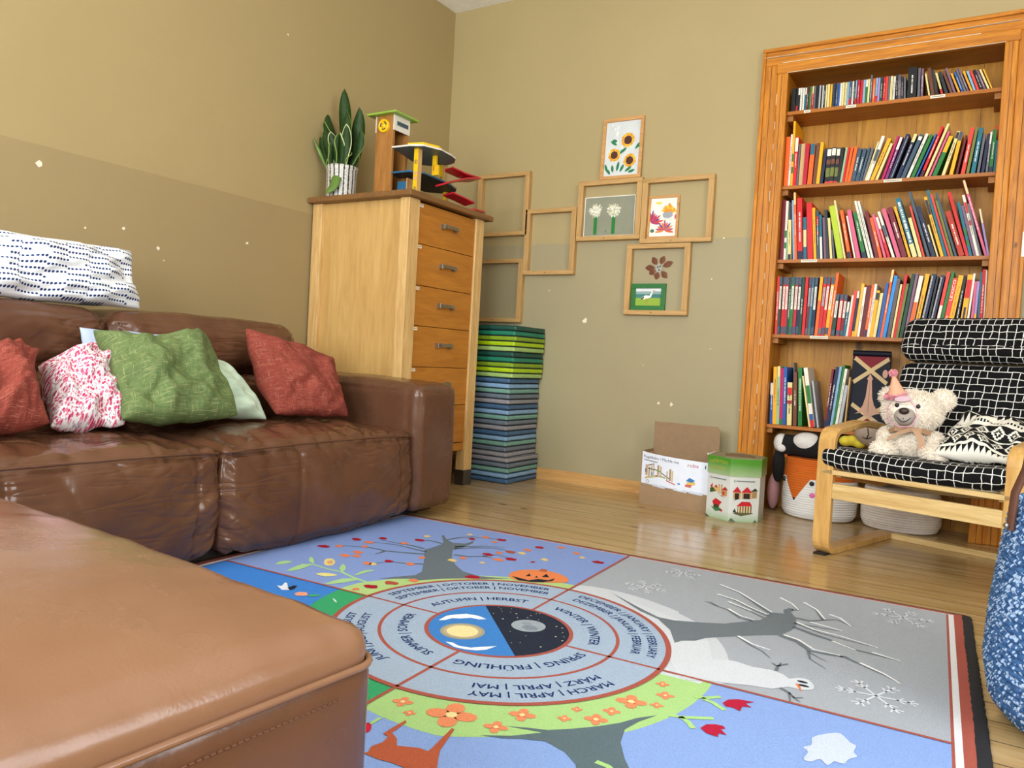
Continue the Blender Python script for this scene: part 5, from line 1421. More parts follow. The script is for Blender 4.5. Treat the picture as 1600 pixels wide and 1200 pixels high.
# spring: tree, flowers, tulips, cloud, fox
D_ = zp(560, 1000, 2.667)
draw(D_([620, 362, 700, 368, 790, 378, 900, 372, 1000, 362, 1090, 348, 1160, 328, 1245, 316, 1170, 342, 1110, 375, 1092, 430, 1110, 500, 1140, 560, 1150, 640, 1000, 700, 900, 700, 915, 600, 905, 520, 860, 470, 780, 425, 680, 415, 600, 412, 505, 400, 640, 402, 770, 388]), '#5c6d74', 6)
stroke(D_([990, 510, 1040, 530, 1090, 575]), .012, '#a6cf83', 7); 
def flower(x, y, s):
    cx, cy = D_([x, y])[0]
    for k in range(4):
        a = k*pi/2+.3; draw(disc(cx+s*.6*cos(a), cy+s*.6*sin(a), s*.52, s*.42, 10, a), '#e08a62', 7)
    draw(disc(cx, cy, s*.25), '#e5d49a', 8)
for x, y, s in ((388, 315, .047), (185, 260, .020), (213, 307, .012), (683, 315, .025), (573, 366, .022), (858, 330, .013), (910, 292, .011), (990, 334, .022), (1055, 300, .017), (1137, 260, .030), (1243, 275, .013), (1278, 234, .018), (1268, 187, .014)): flower(x, y, s)
for T_, S1, S2 in (([1518, 265, 1540, 252, 1580, 250, 1610, 255, 1650, 262, 1612, 268, 1640, 285, 1600, 280, 1590, 300, 1560, 285, 1530, 280], [1400, 240, 1450, 244, 1510, 240], [1430, 244, 1480, 265, 1525, 295]), ([1425, 370, 1450, 355, 1490, 355, 1520, 362, 1530, 372, 1510, 376, 1535, 400, 1500, 392, 1498, 408, 1450, 392], [1290, 315, 1350, 325, 1480, 330], [1340, 322, 1375, 345, 1395, 372])):
    draw(D_(T_), '#b01f3c', 8); stroke(D_(S1), .012, '#a6cf83', 7); stroke(D_(S2), .012, '#a6cf83', 7)
E_ = zp(1000, 760, 2.667)
draw(E_([770, 1035, 825, 1030, 850, 1045, 875, 1070, 900, 1085, 890, 1110, 905, 1130, 870, 1140, 850, 1160, 810, 1150, 780, 1165, 750, 1140, 715, 1150, 680, 1140, 700, 1110, 680, 1090, 715, 1080, 718, 1050]), '#c3cedf', 7, 3)
F_ = zp(560, 1060, 4)
FX_ = '#b05a3e'
draw(F_([30, 470, 60, 465, 80, 430, 150, 405, 185, 370, 155, 350, 185, 330, 295, 265, 300, 280, 210, 345, 240, 380, 240, 425, 300, 432, 380, 440, 435, 460, 460, 440, 585, 315, 600, 325, 510, 455, 500, 500, 480, 640, 380, 700, 300, 640, 280, 560, 200, 530, 120, 510, 60, 485]), FX_, 7)
draw(F_([30, 300, 60, 280, 82, 300, 70, 335, 40, 345, 10, 330]), '#c1253f', 7, 2); stroke(F_([70, 290, 140, 250]), .008, '#a6cf83', 7)
# medallion
RD = '#a4564a'
ring(.0, .437, '#9fb1c8', 9, n=120); ring(.430, .444, RD, 10, n=120); ring(.305, .314, RD, 10, n=110)
for a in (0, 90, 180, 270):
    a = rad(a); stroke([(.19*cos(a), .19*sin(a)), (.437*cos(a), .437*sin(a))], .009, RD, 10)
for (a, b) in (((0, .437), (0, HT)), ((0, -.437), (0, HB)), ((.437, 0), (HX, 0)), ((-.437, 0), (-HX, 0))): stroke([a, b], .009, RD, 9)
ring(0, .195, RD, 10.5, n=80); ring(0, .184, '#3f7fc8', 11, 132, 312, n=50); ring(0, .184, '#262c3c', 11, -48, 132, n=50)
s_ = B([520, 345])[0]; draw(disc(s_[0], s_[1], .058, n=28), '#a09a86', 11.5); draw(disc(s_[0], s_[1], .050, n=28), '#b5a888', 11.8); draw(disc(s_[0], s_[1], .041, n=28), '#ead9a0', 12)
m_ = B([850, 318])[0]; draw(disc(m_[0], m_[1], .046, n=28), '#9aa3ad', 12); draw(disc(m_[0]+.01, m_[1]-.012, .024, .018, 12, 0, .15), '#7f8a96', 13); draw(disc(m_[0]-.012, m_[1]+.012, .016, .012, 12, 0, .2), '#8b96a1', 13)
for L in ([400, 290, 440, 268, 480, 262, 540, 258, 600, 268, 640, 285, 600, 286, 560, 278, 510, 282, 470, 280, 430, 290], [435, 398, 470, 402, 500, 418, 560, 428, 620, 424, 692, 420, 640, 438, 590, 442, 530, 436, 480, 425]): draw(B(L), '#e9edf4', 12)
rnd = random.Random(2)
for k in range(34):
    a = rad(rnd.uniform(-46, 128)); r = .178*sqrt(rnd.random()); x, y = r*cos(a), r*sin(a)
    if hypot(x-m_[0], y-m_[1]) > .055: draw(disc(x, y, rnd.choice((.0018, .0018, .003)), n=6), '#c9c3a8', 12)
def arc_text(txt, r, deg, h, per):
    L = len(txt)*per
    def f(x, y): a = rad(deg)-x/r; return ((r+y)*cos(a), (r+y)*sin(a), RT+11*.00025)
    for dx, dy in ((-.0005, 0), (.0005, .0002), (0, .0007)): put_text(rug, txt, h, rugm('#1e3468'), lambda x, y, dx=dx, dy=dy: tuple(V3(f(x+dx, y+dy))+V3((0, 0, .00006*(1+dx*1000)))), width=L)
for deg, rows in ((135, ('SEPTEMBER | OCTOBER | NOVEMBER', 'SEPTEMBER | OKTOBER | NOVEMBER', 'AUTUMN | HERBST')), (45, ('DECEMBER | JANUARY | FEBRUARY', 'DEZEMBER | JANUAR | FEBRUAR', 'WINTER | WINTER')), (-45, ('MARCH | APRIL | MAY', 'MÄRZ | APRIL | MAI', 'SPRING | FRÜHLING')), (225, ('JUNE | JULY | AUGUST', 'JUNI | JULI | AUGUST', 'SUMMER | SOMMER'))):
    arc_text(rows[0], .387, deg, .022, .0172); arc_text(rows[1], .347, deg, .022, .0162); arc_text(rows[2], .238, deg, .025, .0192)
Mr = Matrix.Translation(RC) @ Matrix.Rotation(RA, 4, 'Z')
ro = rug.build('seasons_rug'); ro.matrix_world = Mr
tag(ro, 'large square rug with the four seasons and months in German and English', 'rug')
# black overlocked edge with its loose threads
mb = MB(); rnd = random.Random(4); M_EDGE = plain('#17171d', .95, bump=.6, bs=300)
x1, y1, y0 = HX+.050, HT+.026, HB-.045
for a, b in (((-x1, y0), (x1, y0)), ((x1, y0), (x1, y1)), ((x1, y1), (-x1, y1)), ((-x1, y1), (-x1, y0))):
    n = 120; wid = .020 if a[0] == x1 and b[0] == x1 else .007
    P = [(a[0]+(b[0]-a[0])*i/n+rnd.uniform(-.0015, .0015), a[1]+(b[1]-a[1])*i/n+rnd.uniform(-.0015, .0015), .006) for i in range(n+1)]
    mb.tube(P, wid, M_EDGE, 7, flat=.0055/wid, up=(0, 0, 1))
    d = V3((b[1]-a[1], -(b[0]-a[0]), 0)).normalized()
    for i in range(500):
        t = rnd.random(); p = V3((a[0]+(b[0]-a[0])*t, a[1]+(b[1]-a[1])*t, .006))+d*wid*.7
        l = rnd.uniform(.003, .010)*(2.2 if rnd.random() < .04 else 1); e = p+d*l+V3((rnd.uniform(-.5, .5)*l, rnd.uniform(-.5, .5)*l, rnd.uniform(-.002, .005))); sdv = V3((-d.y, d.x, 0))*.0011
        mb.add([p-sdv, p+sdv, e], [(0, 1, 2)], M_EDGE)
mb.build('rug_edge', ro)

# ------------------------------------------------------------------ boxes by the wall
M_CARD = plain('#94785a', .85, bump=.2, bs=120); M_CARDD = plain('#7d6348', .85)
cb = thing('cardboard_box', 'open brown cardboard box with a marble run picture label, against the wall', 'box', (1.600, -.305, 0), rad(0))
W1, D1_, H1 = .365, .165, .285
def bow(x): return -.018*sin(pi*min(1, max(0, x/W1)))
mb = MB(); n = 14
vs = []; 
for i in range(n+1):
    x = W1*i/n
    for z, o in ((0, 0), (H1*(1-.10*(i/n)**.5 if True else 1), .0)): vs.append((x, bow(x)-(.004 if z else 0), z)); 
for i in range(n+1):
    x = W1*i/n
    for z in (0, 1): v = vs[i*2+z]; vs.append((v[0], v[1]+.004, v[2]))
k = 2*(n+1); fs = []
for i in range(n):
    a = 2*i; fs += [(a, a+2, a+3, a+1), (k+a, k+a+1, k+a+3, k+a+2), (a+1, a+3, k+a+3, k+a+1)]
mb.add(vs, fs, M_CARD, smooth=True); fp = mb.build('front_panel', cb)
mb = MB(); mb.box((0, 0.004, 0), (.004, D1_, H1-.005), M_CARD); mb.build('side_panel', cb); mb = MB(); mb.box((W1-.004, .004, 0), (W1, D1_, H1*.88), M_CARD); mb.build('side_panel', cb)
mb = MB(); mb.box((0, D1_-.004, 0), (W1, D1_, H1), M_CARD); mb.build('back_panel', cb); mb = MB(); mb.box((.004, .004, 0), (W1-.004, D1_-.004, .004), M_CARDD); mb.build('bottom', cb)
# raised rear flap leaning on the wall, side flaps folded down
mb = MB(); mb.prism([(0, 0), (.362, 0), (.362, .118), (.345, .142), (0, .142)], 0, .004, M_CARD, M=Matrix.Translation((.0, D1_-.002, H1)) @ Matrix.Rotation(rad(90), 4, 'X') @ Matrix.Translation((0, 0, -.004))); mb.build('flap', cb)
mb = MB(); mb.box((0, 0, 0), (.07, .12, .003), M_CARD, M=Matrix.Translation((.0045, .03, H1-.02)) @ Matrix.Rotation(rad(32), 4, 'Y')); mb.build('flap', cb)
mb = MB(); mb.box((-.055, 0, 0), (.0, .13, .003), M_PW, M=Matrix.Translation((W1+.012, .01, H1*.9)) @ Matrix.Rotation(rad(55), 4, 'Y')); mb.build('flap', cb)
M_LABW = plain('#dfe5f2', .35, var=.03); M_LRED = plain('#b0332f', .4)
mb = MB()
def LP(x, z, o=.0012):  # point on the bowed front
    t = x/W1; top = H1*(1-.10*max(t, 0)**.5); zz_ = z
    return (x, bow(x)-.004*(z/H1)-o, zz_)
n = 14; vs = []; fs = []
for i in range(n+1):
    x = .008+(W1-.010)*i/n; t = x/W1; top = H1*(1-.10*t**.5)-.002; vs += [LP(x, .112-.02*t), LP(x, top)]
for i in range(n): fs.append((2*i, 2*i+2, 2*i+3, 2*i+1))
mb.add(vs, fs, M_LABW, smooth=True)
sl = lambda x: -.028*(x/W1)**.6
put_text(mb, 'Kugelbahn / Marble run', .015, M_PK, lambda X, Y: LP(.115+X, .252+Y+sl(.115+X)*.9, .0018), width=.195)
rnd = random.Random(1)
for k in range(11): x = .022+k*.007; mb.add([LP(x, .238+sl(x), .0018), LP(x+.005, .238+sl(x), .0018), LP(x+.005, .243+sl(x), .0018), LP(x, .243+sl(x), .0018)], [(0, 1, 2, 3)], M_INK)
put_text(mb, 'roba', .019, M_LRED, lambda X, Y: LP(.285+X, .224+Y, .0018), width=.055)
def LB(pts, c, o=.0018): mb.add([LP(x, z, o) for x, z in pts], [tuple(range(len(pts)))], plain(c, .4))
LB([(.345, .222), (.350, .222), (.350, .240), (.345, .240)], '#1b2a30')
LW = ('#b9a07a', '#a58a60', '#c8b08a', '#8e5b3a')
for k, (x, z, w, h) in enumerate(((.03, .155, .014, .055), (.048, .150, .008, .05), (.062, .16, .009, .05), (.075, .16, .006, .062), (.098, .165, .010, .050), (.112, .160, .010, .050), (.15, .140, .007, .05), (.165, .142, .01, .06), (.178, .140, .008, .055))): LB([(x, z), (x+w, z), (x+w, z+h), (x, z+h)], LW[k % 3], .0018+k*.00003)
for a, b, w, c in (((.045, .205), (.075, .215), .005, '#5d4a4a'), ((.045, .19), (.085, .185), .005, '#5d4a4a'), ((.08, .188), (.12, .178), .006, '#6d8a3c'), ((.12, .175), (.165, .15), .005, '#3a3a3e'), ((.05, .14), (.10, .152), .012, '#b7b083'), ((.10, .155), (.145, .15), .008, '#9fa66a'), ((.15, .138), (.2, .122), .006, '#c26a60'), ((.03, .135), (.05, .142), .010, '#c7a56a')):
    LB([(a[0], a[1]), (b[0], b[1]), (b[0], b[1]+w), (a[0], a[1]+w)], c, .0022)
for x, z, w, h, c in ((.066, .155, .006, .018, '#3a63a8'), (.09, .155, .012, .006, '#c0392f'), (.212, .128, .012, .008, '#3a7ab8'), (.028, .17, .010, .02, '#6b7686')): LB([(x, z), (x+w, z), (x+w, z+h), (x, z+h)], c, .0024)
LB([(.253, .152), (.272, .170), (.30, .158), (.285, .146)], '#2a73b0', .0024); LB([(.255, .128), (.30, .135), (.30, .150), (.262, .150)], '#d9b45a', .0022); LB([(.25, .122), (.28, .120), (.285, .134), (.252, .134)], '#c05a50', .0023)
for x in (.075, .19, .27): LB([(x, .104-.02*x/W1+.003), (x+.07, .10-.02*x/W1), (x+.07, .114-.02*x/W1), (x, .118-.02*x/W1)], '#c3cddc', .0018)
mb.tube([V3(LP(.045+.009*cos(a), .122+.009*sin(a), .0018)) for a in [2*pi*i/14 for i in range(14)]], .0009, M_INK, 4, closed=True)
mb.build('picture_label', cb)

hb = thing('hexagonal_toy_box', 'white hexagonal building block box with a green lid', 'toy box', (2.095, -.275, 0), rad(4))
M_HW = plain('#dcdfda', .4, var=.03)
def grad(name, c0, c1, z0, z1):
    g = G(name, .4); z = g.xyz(g.coord())[2]
    f = g.m('DIVIDE', g.m('SUBTRACT', z, z0), z1-z0); f = g.m('ADD', f, g.m('MULTIPLY', g.m('SUBTRACT', g.noise(g.coord(), 9, 3), .5), .3))
    g.col(g.ramp(f, [(0, c0), (1, c1)])); return g.mat
M_HG = grad('printed_green_lid', '#a3b98a', '#4d8f2a', .215, .28); M_HB = grad('printed_box_side', '#9db893', '#d3d6d1', 0.0, .045); M_KRAFT = plain('#8f8a68', .8, bump=.4, bs=60, var=.2)
HR, HH = .145, .305
hexp = lambda r, a0=-90: [(r*cos(rad(a0+60*k)), r*sin(rad(a0+60*k))) for k in range(6)]
mb = MB(); mb.prism(hexp(HR), 0, .225, M_HB); body = mb.build('box_body', hb, bevel=.002)
mb = MB(); mb.prism(hexp(HR+.005), .218, .303, M_HG); lid = mb.build('lid', hb, bevel=.003)
mb = MB(); mb.prism([(x*(.97+.03*sin(i*2.)), y*(.97+.02*cos(i*3.))) for i, (x, y) in enumerate(hexp(HR+.003))], .303, .3055, M_KRAFT); mb.prism(disc(.01, 0, .075, .07, 18, 0, .08), .3055, .308, M_CARDD); mb.build('worn_top', hb)
def face(k, r):   # drawing plane of a side face: x along the face, y up
    a0, a1 = rad(-90+60*k), rad(-90+60*(k+1)); p = V3((r*cos(a0), r*sin(a0), 0)); s = V3((r*cos(a1), r*sin(a1), 0))
    e = (s-p).normalized(); nn = e.cross(V3((0, 0, 1))); return lambda x, z, o=.001: tuple(p+e*x+V3((0, 0, z))+nn*o)
# front-left face = index 5, front-right face = index 0
for fi, sc in ((5, 0), (0, 1)):
    f = face(fi, HR); mb = MB()
    def PB(pts, c, o=.001): mb.add([f(x, z, o) for x, z in pts], [tuple(range(len(pts)))], plain(c, .4))
    for k in range(13): PB([(.032+k*.0068, .193), (.0375+k*.0068, .193), (.0375+k*.0068, .199), (.032+k*.0068, .199)], '#6d7376')
    mb.tube([V3(f(.022+.005*cos(a), .196+.005*sin(a))) for a in [2*pi*i/10 for i in range(10)]], .0008, M_INK, 4, closed=True)
    if sc == 0:
        PB([(.02, .15), (.035, .17), (.035, .145)], '#c01f2e'); PB([(.02, .12), (.06, .132), (.04, .148), (.02, .144)], '#3c5a34'); PB([(.045, .15), (.058, .165), (.07, .15)], '#c2392f'); PB([(.045, .132), (.07, .132), (.07, .15), (.045, .15)], '#d9b25a')
        for x in (.072, .088): PB([(x, .125), (x+.011, .125), (x+.011, .165), (x, .165)], '#c9a673'); PB([(x+.002, .165), (x+.005, .172), (x+.009, .165)], '#26323c')
        PB([(.095, .112), (.128, .118), (.128, .148), (.095, .14)], '#c98a5a'); PB([(.092, .142), (.115, .162), (.133, .148)], '#b0242e'); PB([(.06, .128), (.095, .112), (.12, .105), (.1, .112)], '#2c4a34'); PB([(.103, .122), (.112, .124), (.112, .138), (.103, .136)], '#b0242e', .0014)
        PB([(.04, .08), (.06, .098), (.1, .085), (.085, .068), (.045, .068)], '#c01f2e', .0014); PB([(.048, .052), (.082, .048), (.085, .07), (.048, .07)], '#4a3526'); PB([(.03, .055), (.06, .035), (.108, .045), (.09, .055), (.06, .05)], '#2f7a46', .0013); PB([(.09, .04), (.104, .038), (.104, .050), (.09, .051)], '#b0242e', .0016)
        PB([(.0, .0), (.028, .0), (.0, .012)], '#4b5348')
    else:
        for x0, w, rt in ((.012, .045, '#bf2433'), (.055, .055, '#c8202f')):
            PB([(x0+.004, .112), (x0+w-.004, .112), (x0+w-.004, .142), (x0+.004, .142)], '#c9a06a'); PB([(x0, .142), (x0+w/2, .170), (x0+w, .142)], rt, .0014); PB([(x0+.012, .112), (x0+w-.012, .112), (x0+w-.012, .138), (x0+.012, .138)], '#2a1c14', .0013)
        PB([(.108, .115), (.132, .118), (.132, .15), (.108, .148)], '#a98755'); PB([(.1, .148), (.122, .165), (.136, .152)], '#23301f', .0014); PB([(.02, .102), (.05, .112), (.03, .114)], '#22252a', .0016)
        for k in range(5): PB([(.045+k*.013, .045), (.052+k*.013, .045), (.052+k*.013, .078), (.045+k*.013, .078)], '#d9c69a', .0014)
        PB([(.042, .045), (.11, .045), (.11, .078), (.042, .078)], '#6b5030'); PB([(.035, .075), (.06, .098), (.10, .098), (.112, .078)], '#c8202f', .0016); PB([(.02, .04), (.06, .028), (.12, .042), (.1, .05), (.04, .048)], '#5a5a3a', .0012); PB([(.018, .045), (.028, .065), (.036, .045)], '#27382c', .0016)
        PB([(.0, .0), (.035, 0), (.012, .018)], '#5d6a58'); PB([(.12, .0), (.145, 0), (.13, .012)], '#5d6a58')
    mb.build('printed_picture', body)
f = face(5, HR+.005); mb = MB(); rnd = random.Random(6); M_LETTER = plain('#b5b04a', .4)
for row, (z, n_, x0) in enumerate(((.268, 13, .016), (.240, 11, .022))):
    for k in range(n_):
        x = x0+k*.0087; zc = z+.008*sin(pi*k/n_)-.006*row*sin(pi*k/n_); mb.add([f(x, zc), f(x+.0022, zc), f(x+.0022, zc+.013), f(x, zc+.013)], [(0, 1, 2, 3)], M_LETTER)
        s = rnd.choice((0, 1, 2)); mb.add([f(x, zc+.0065*s-.001), f(x+.0062, zc+.0065*s-.001), f(x+.0062, zc+.0065*s+.0015), f(x, zc+.0065*s+.0015)], [(0, 1, 2, 3)], M_LETTER)
        if rnd.random() < .5: mb.add([f(x+.0045, zc), f(x+.0064, zc), f(x+.0064, zc+.013), f(x+.0045, zc+.013)], [(0, 1, 2, 3)], M_LETTER)
mb.build('printed_lettering', lid)

# ------------------------------------------------------------------ baskets and plush toys in the niche
def coil_profile(prof, step=.012, amp=.0035):
    out = []
    for (r0, z0), (r1, z1) in zip(prof, prof[1:]):
        L = hypot(r1-r0, z1-z0); n = max(1, round(L/step)); nx, nz_ = (z1-z0)/L, -(r1-r0)/L
        for i in range(n):
            for s in (0, .2, .5, .8):
                t = (i+s)/n; b = amp*sin(pi*s); out.append((r0+(r1-r0)*t+nx*b, z0+(z1-z0)*t+nz_*b))
    out.append(prof[-1]); return out
def fox_mat():
    g = G('cotton_rope', .85, 0, .2)
    x, y, z = g.xyz(g.coord())
    an = g.m('ARCTAN2', x, g.m('MULTIPLY', y, -1.))   # 0 at the front
    d = g.m('ABSOLUTE', g.m('ADD', an, .58))
    # orange above, and a pointed orange snout dipping to the front
    edge = g.m('ADD', .185, g.m('MULTIPLY', g.m('MINIMUM', d, .62), .0))
    tri = g.m('ADD', .088, g.m('MULTIPLY', d, .26))
    inside = g.m('GREATER_THAN', z, g.m('MINIMUM', tri, g.m('ADD', .205, g.m('MULTIPLY', d, -.0))))
    tip = g.m('MULTIPLY', inside, g.m('LESS_THAN', z, .104))
    c = g.mix(inside, '#e6e3df', '#cf6722'); c = g.mix(tip, c, '#1b1715')
    g.col(c); g.bump(g.n('TexWave', {'wave_type': 'BANDS', 'bands_direction': 'DIAGONAL'}, Vector=g.coord(), Scale=160.).outputs[0], .3, .002)
    return g.mat
fb = thing('fox_basket', 'orange and white rope basket with a fox face, left in the niche', 'basket', (2.430, .062, 0), 0); fb.scale = (1, .82, 1)
mb = MB(); prof = coil_profile([(.10, .002), (.160, .006), (.176, .03), (.180, .10), (.176, .20), (.166, .27), (.168, .30)]); mb.lathe(prof, fox_mat(), 48); bo = mb.build('basket_body', fb)
mb = MB(); M_DK = plain('#141213', .5)
for a in (-.08, -1.1):
    mb.ball((.182*sin(a), -.182*cos(a), .186), (.012, .008, .012), M_DK)
mb.build('eye', bo)
mb = MB(); a = -.05; mb.ball((.182*sin(a), -.181*cos(a), .128), (.014, .006, .013), plain('#dd6fae', .8)); mb.build('cheek', bo)
mb = MB(); mb.tube([(-.166*cos(t)*1.0-.0, -.06+.0*t, .30+.0*t) for t in (0,)]+[(-.172, -.03, .325), (-.16, .02, .31)], .008, plain('#c9621f', .85), 8); mb.build('handle', fb)
M_BLK = plain('#0f0f12', .95, bump=.5, bs=200); M_WHF = plain('#dcd9d4', .95, bump=.5, bs=200)
me = blob([((0, 0, 0), (.115, .075, .058)), ((-.10, -.01, -.005), (.055, .05, .05)), ((.12, .01, .01), (.07, .06, .06))], .008, M_BLK)
cow = thing('cow_plush', 'black and white spotted cow plush lying in the fox basket', 'plush toy', (2.375, .050, .362)); cow.scale = (1.12, 1.1, 1.12)
link('body', me, cow)
def cap(name, c, r, mat, par, rot=None):
    me = blob([(c, r)], .006, mat, 2); return link(name, me, par)
for nm, c, r in (('spot', (-.012, -.022, .014), (.068, .058, .048)), ('spot', (-.128, -.012, .002), (.034, .046, .044))): cap('white_patch', c, r, M_WHF, cow)
cap('muzzle', (-.118, -.048, -.018), (.024, .018, .02), M_WHF, cow)
cap('leg', (-.135, -.01, -.10), (.028, .028, .085), M_BLK, cow)
M_PKP = plain('#b9898c', .95, bump=.4, bs=200)
o = link('pink_plush', blob([((0, 0, 0), (.032, .05, .10))], .008, M_PKP), None, (2.200, .075, .105)); tag(o, 'dusty pink plush squeezed beside the fox basket', 'plush toy')
wb = thing('rope_basket', 'low white rope basket with pink shade under the armchair, in the niche', 'basket', (2.805, .062, 0)); wb.scale = (1, .82, 1)
mb = MB(); M_ROPE = plain('#dcd2ca', .85, bump=.4, bs=200); mb.lathe(coil_profile([(.13, .002), (.158, .006), (.174, .04), (.176, .10), (.165, .185), (.160, .20)]), M_ROPE, 48); mb.build('basket_body', wb)
M_GREYP = plain('#a79485', .95, bump=.4, bs=200); M_YEL = plain('#e2cf3c', .9, bump=.3, bs=100)
hp = thing('grey_plush', 'grey beige plush face peeping out behind the armrest', 'plush toy', at(1365, 678, 1, -.085))
link('head', blob([((0, 0, 0), (.085, .07, .062)), ((.05, .03, -.09), (.07, .06, .08)), ((.05, .09, -.17), (.08, .06, .08))], .008, M_GREYP), hp)
mb = MB(); mb.tube([(-.02, -.066, .028), (-.015, -.070, .0), (-.022, -.068, -.022)], .0022, M_DK, 6); mb.tube([(-.04, -.062, -.016), (-.022, -.068, -.022), (0, -.070, -.012)], .0022, M_DK, 6); mb.build('smile', hp)
yp = link('yellow_plush', blob([((-.03, 0, 0), (.032, .04, .026)), ((.0, -.01, .006), (.03, .04, .026)), ((.032, 0, -.006), (.03, .04, .024))], .006, M_YEL), None, (2.655, -.05, .372)); tag(yp, 'small yellow plush lying between basket and armchair', 'plush toy')
tag(yp, 'small yellow plush showing through the left armrest of the armchair', 'plush toy')
yp.location = at(1332, 690, 1, -.06)
mb = MB(); mb.box((2.80, .235, 0), (2.842, .27, .25), M_CLEAT); mb.box((2.9, .235, 0), (2.94, .27, .25), M_CLEAT); o = mb.build('wooden_prop'); bpy.data.objects.remove(o)

# eiffel tower board and folder on the lowest shelf
zs = SHZ[4]
eb = thing('tower_picture_board', 'wooden board with an Eiffel Tower, striped crosses and dark red triangles', 'wall decoration', (2.541, .060, zs)); eb.rotation_euler = (rad(-4), 0, 0); eb.scale = (1.0, 1.0, 1.19)
EW, EH = .172, .338; M_NAVY = plain('#0e1120', .55, var=.1, spec=.2); M_STR = plain('#cbae7c', .6, bump=.2); M_WINE = plain('#7d1424', .55, spec=.2); M_TOW = plain('#b98463', .45)
mb = MB(); mb.box((0, 0, 0), (EW, .03, EH), M_NAVY)
L = lambda pts, c, o: mb.prism(pts, 0, .0015+o*.001, c, M=Mxz(0, 0, 0))
L([(.0, .318), (EW, .318), (EW/2, .258)], M_WINE, 0); L([(.0, .004), (EW, .004), (EW/2, .066)], M_WINE, 0)
def bar(a, b, w, o): 
    dx, dy = b[0]-a[0], b[1]-a[1]; l = hypot(dx, dy); nx, ny = -dy/l*w/2, dx/l*w/2; L([(a[0]+nx, a[1]+ny), (b[0]+nx, b[1]+ny), (b[0]-nx, b[1]-ny), (a[0]-nx, a[1]-ny)], M_STR, o)
bar((.01, .308), (.162, .205), .017, 1); bar((.165, .308), (.01, .205), .017, 1.3); bar((.01, .02), (.165, .112), .017, 1); bar((.165, .02), (.01, .112), .017, 1.3)
mb.build('board', eb, bevel=.0012)
mb = MB(); mb.tube([(0, -.004, EH-.010), (EW, -.004, EH-.010)], .012, M_NAVY, 12); mb.build('scroll_rod', eb)
mb = MB(); TP = [(.028, .072), (.045, .082), (.062, .110), (.072, .145), (.078, .215), (.072, .222), (.078, .23), (.086, .244), (.094, .23), (.100, .222), (.095, .215), (.102, .145), (.112, .115), (.128, .092), (.145, .080), (.118, .074), (.112, .082), (.102, .060), (.094, .056), (.088, .066), (.076, .064), (.068, .076), (.058, .084), (.046, .076)]
mb.prism([(x, y) for x, y in TP], 0, .005, M_TOW, M=Mxz(0, 0, 0)); mb.box((.086, -.0056, .08), (.088, -.005, .21), M_CARDD); mb.build('tower_relief', eb)
mb = MB(); mb.prism(disc(.152, .245, .012, .018, 12), 0, .003, M_TOW, M=Mxz(0, 0, 0)); mb.build('ornament', eb)
fo = thing('picture_card', 'blue, white and orange card standing behind the teddy bear', 'card', (2.722, .05, zs))
mb = MB(); mb.box((0, 0, 0), (.13, .012, .165), M_PW); mb.box((0, -.001, .15), (.13, 0, .20), M_NAVY); mb.box((0, 0, .165), (.13, .012, .20), M_NAVY); mb.prism([(.01, .07), (.05, .10), (.05, .075), (.01, .045)], 0, .0012, plain('#5b83c0', .5), M=Mxz(0, 0, 0)); mb.box((.022, -.0012, .115), (.05, 0, .145), plain('#d98a35', .5)); mb.build('card_sheet', fo)

# ------------------------------------------------------------------ bentwood armchair
M_BENT = wood('bent_birch', '#b98745', '#d9b06c', 2, 6, .35, 0, 9); M_BENTX = wood('bent_birch_rail', '#bf9a5c', '#e0c48c', 0, 6, .35, 0, 9)
M_WEB = plain('#b7ad92', .8, bump=.2)
def grid_mat():
    g = G('black_grid_fabric', .85, 0, .2)
    uv = g.coord('UV', (1, 1, 1)); d = g.n('VectorMath', {'operation': 'SCALE'}, i0=g.n('VectorMath', {'operation': 'SUBTRACT'}, i0=g.n('TexNoise', None, Vector=uv, Scale=22., Detail=2.).outputs[1], i1=(.5, .5, .5)).outputs[0], Scale=.016).outputs[0]
    v = g.n('VectorMath', {'operation': 'ADD'}, i0=uv, i1=d).outputs[0]
    x, y, _ = g.xyz(v); row = g.m('DIVIDE', y, .0325); rf = g.m('FLOOR', row)
    off = g.m('MULTIPLY', g.n('TexWhiteNoise', {'noise_dimensions': '1D'}, W=g.m('FLOOR', g.m('DIVIDE', rf, 3.))).outputs[0], .45)
    cx = g.m('ADD', g.m('DIVIDE', x, .0290), off); cf = g.m('ROUND', cx)
    hl = g.m('LESS_THAN', g.m('ABSOLUTE', g.m('SUBTRACT', row, g.m('ROUND', row))), .044)
    rnd_ = g.n('TexWhiteNoise', {'noise_dimensions': '2D'}, Vector=g.n('CombineXYZ', None, i0=cf, i1=rf, i2=0.).outputs[0]).outputs[0]
    vl = g.m('MULTIPLY', g.m('LESS_THAN', g.m('ABSOLUTE', g.m('SUBTRACT', cx, cf)), .048), g.m('GREATER_THAN', rnd_, .20))
    b = g.m('MAXIMUM', hl, vl)
    g.col(g.mix(b, '#0a0a0c', '#e4e2dc')); g.bump(b, .25, .001); return g.mat
M_GRID = grid_mat()
ac = thing('bentwood_armchair', 'bentwood armchair with black cushion covered in white grid lines', 'armchair', (2.60, -.817, 0), rad(-16.6))
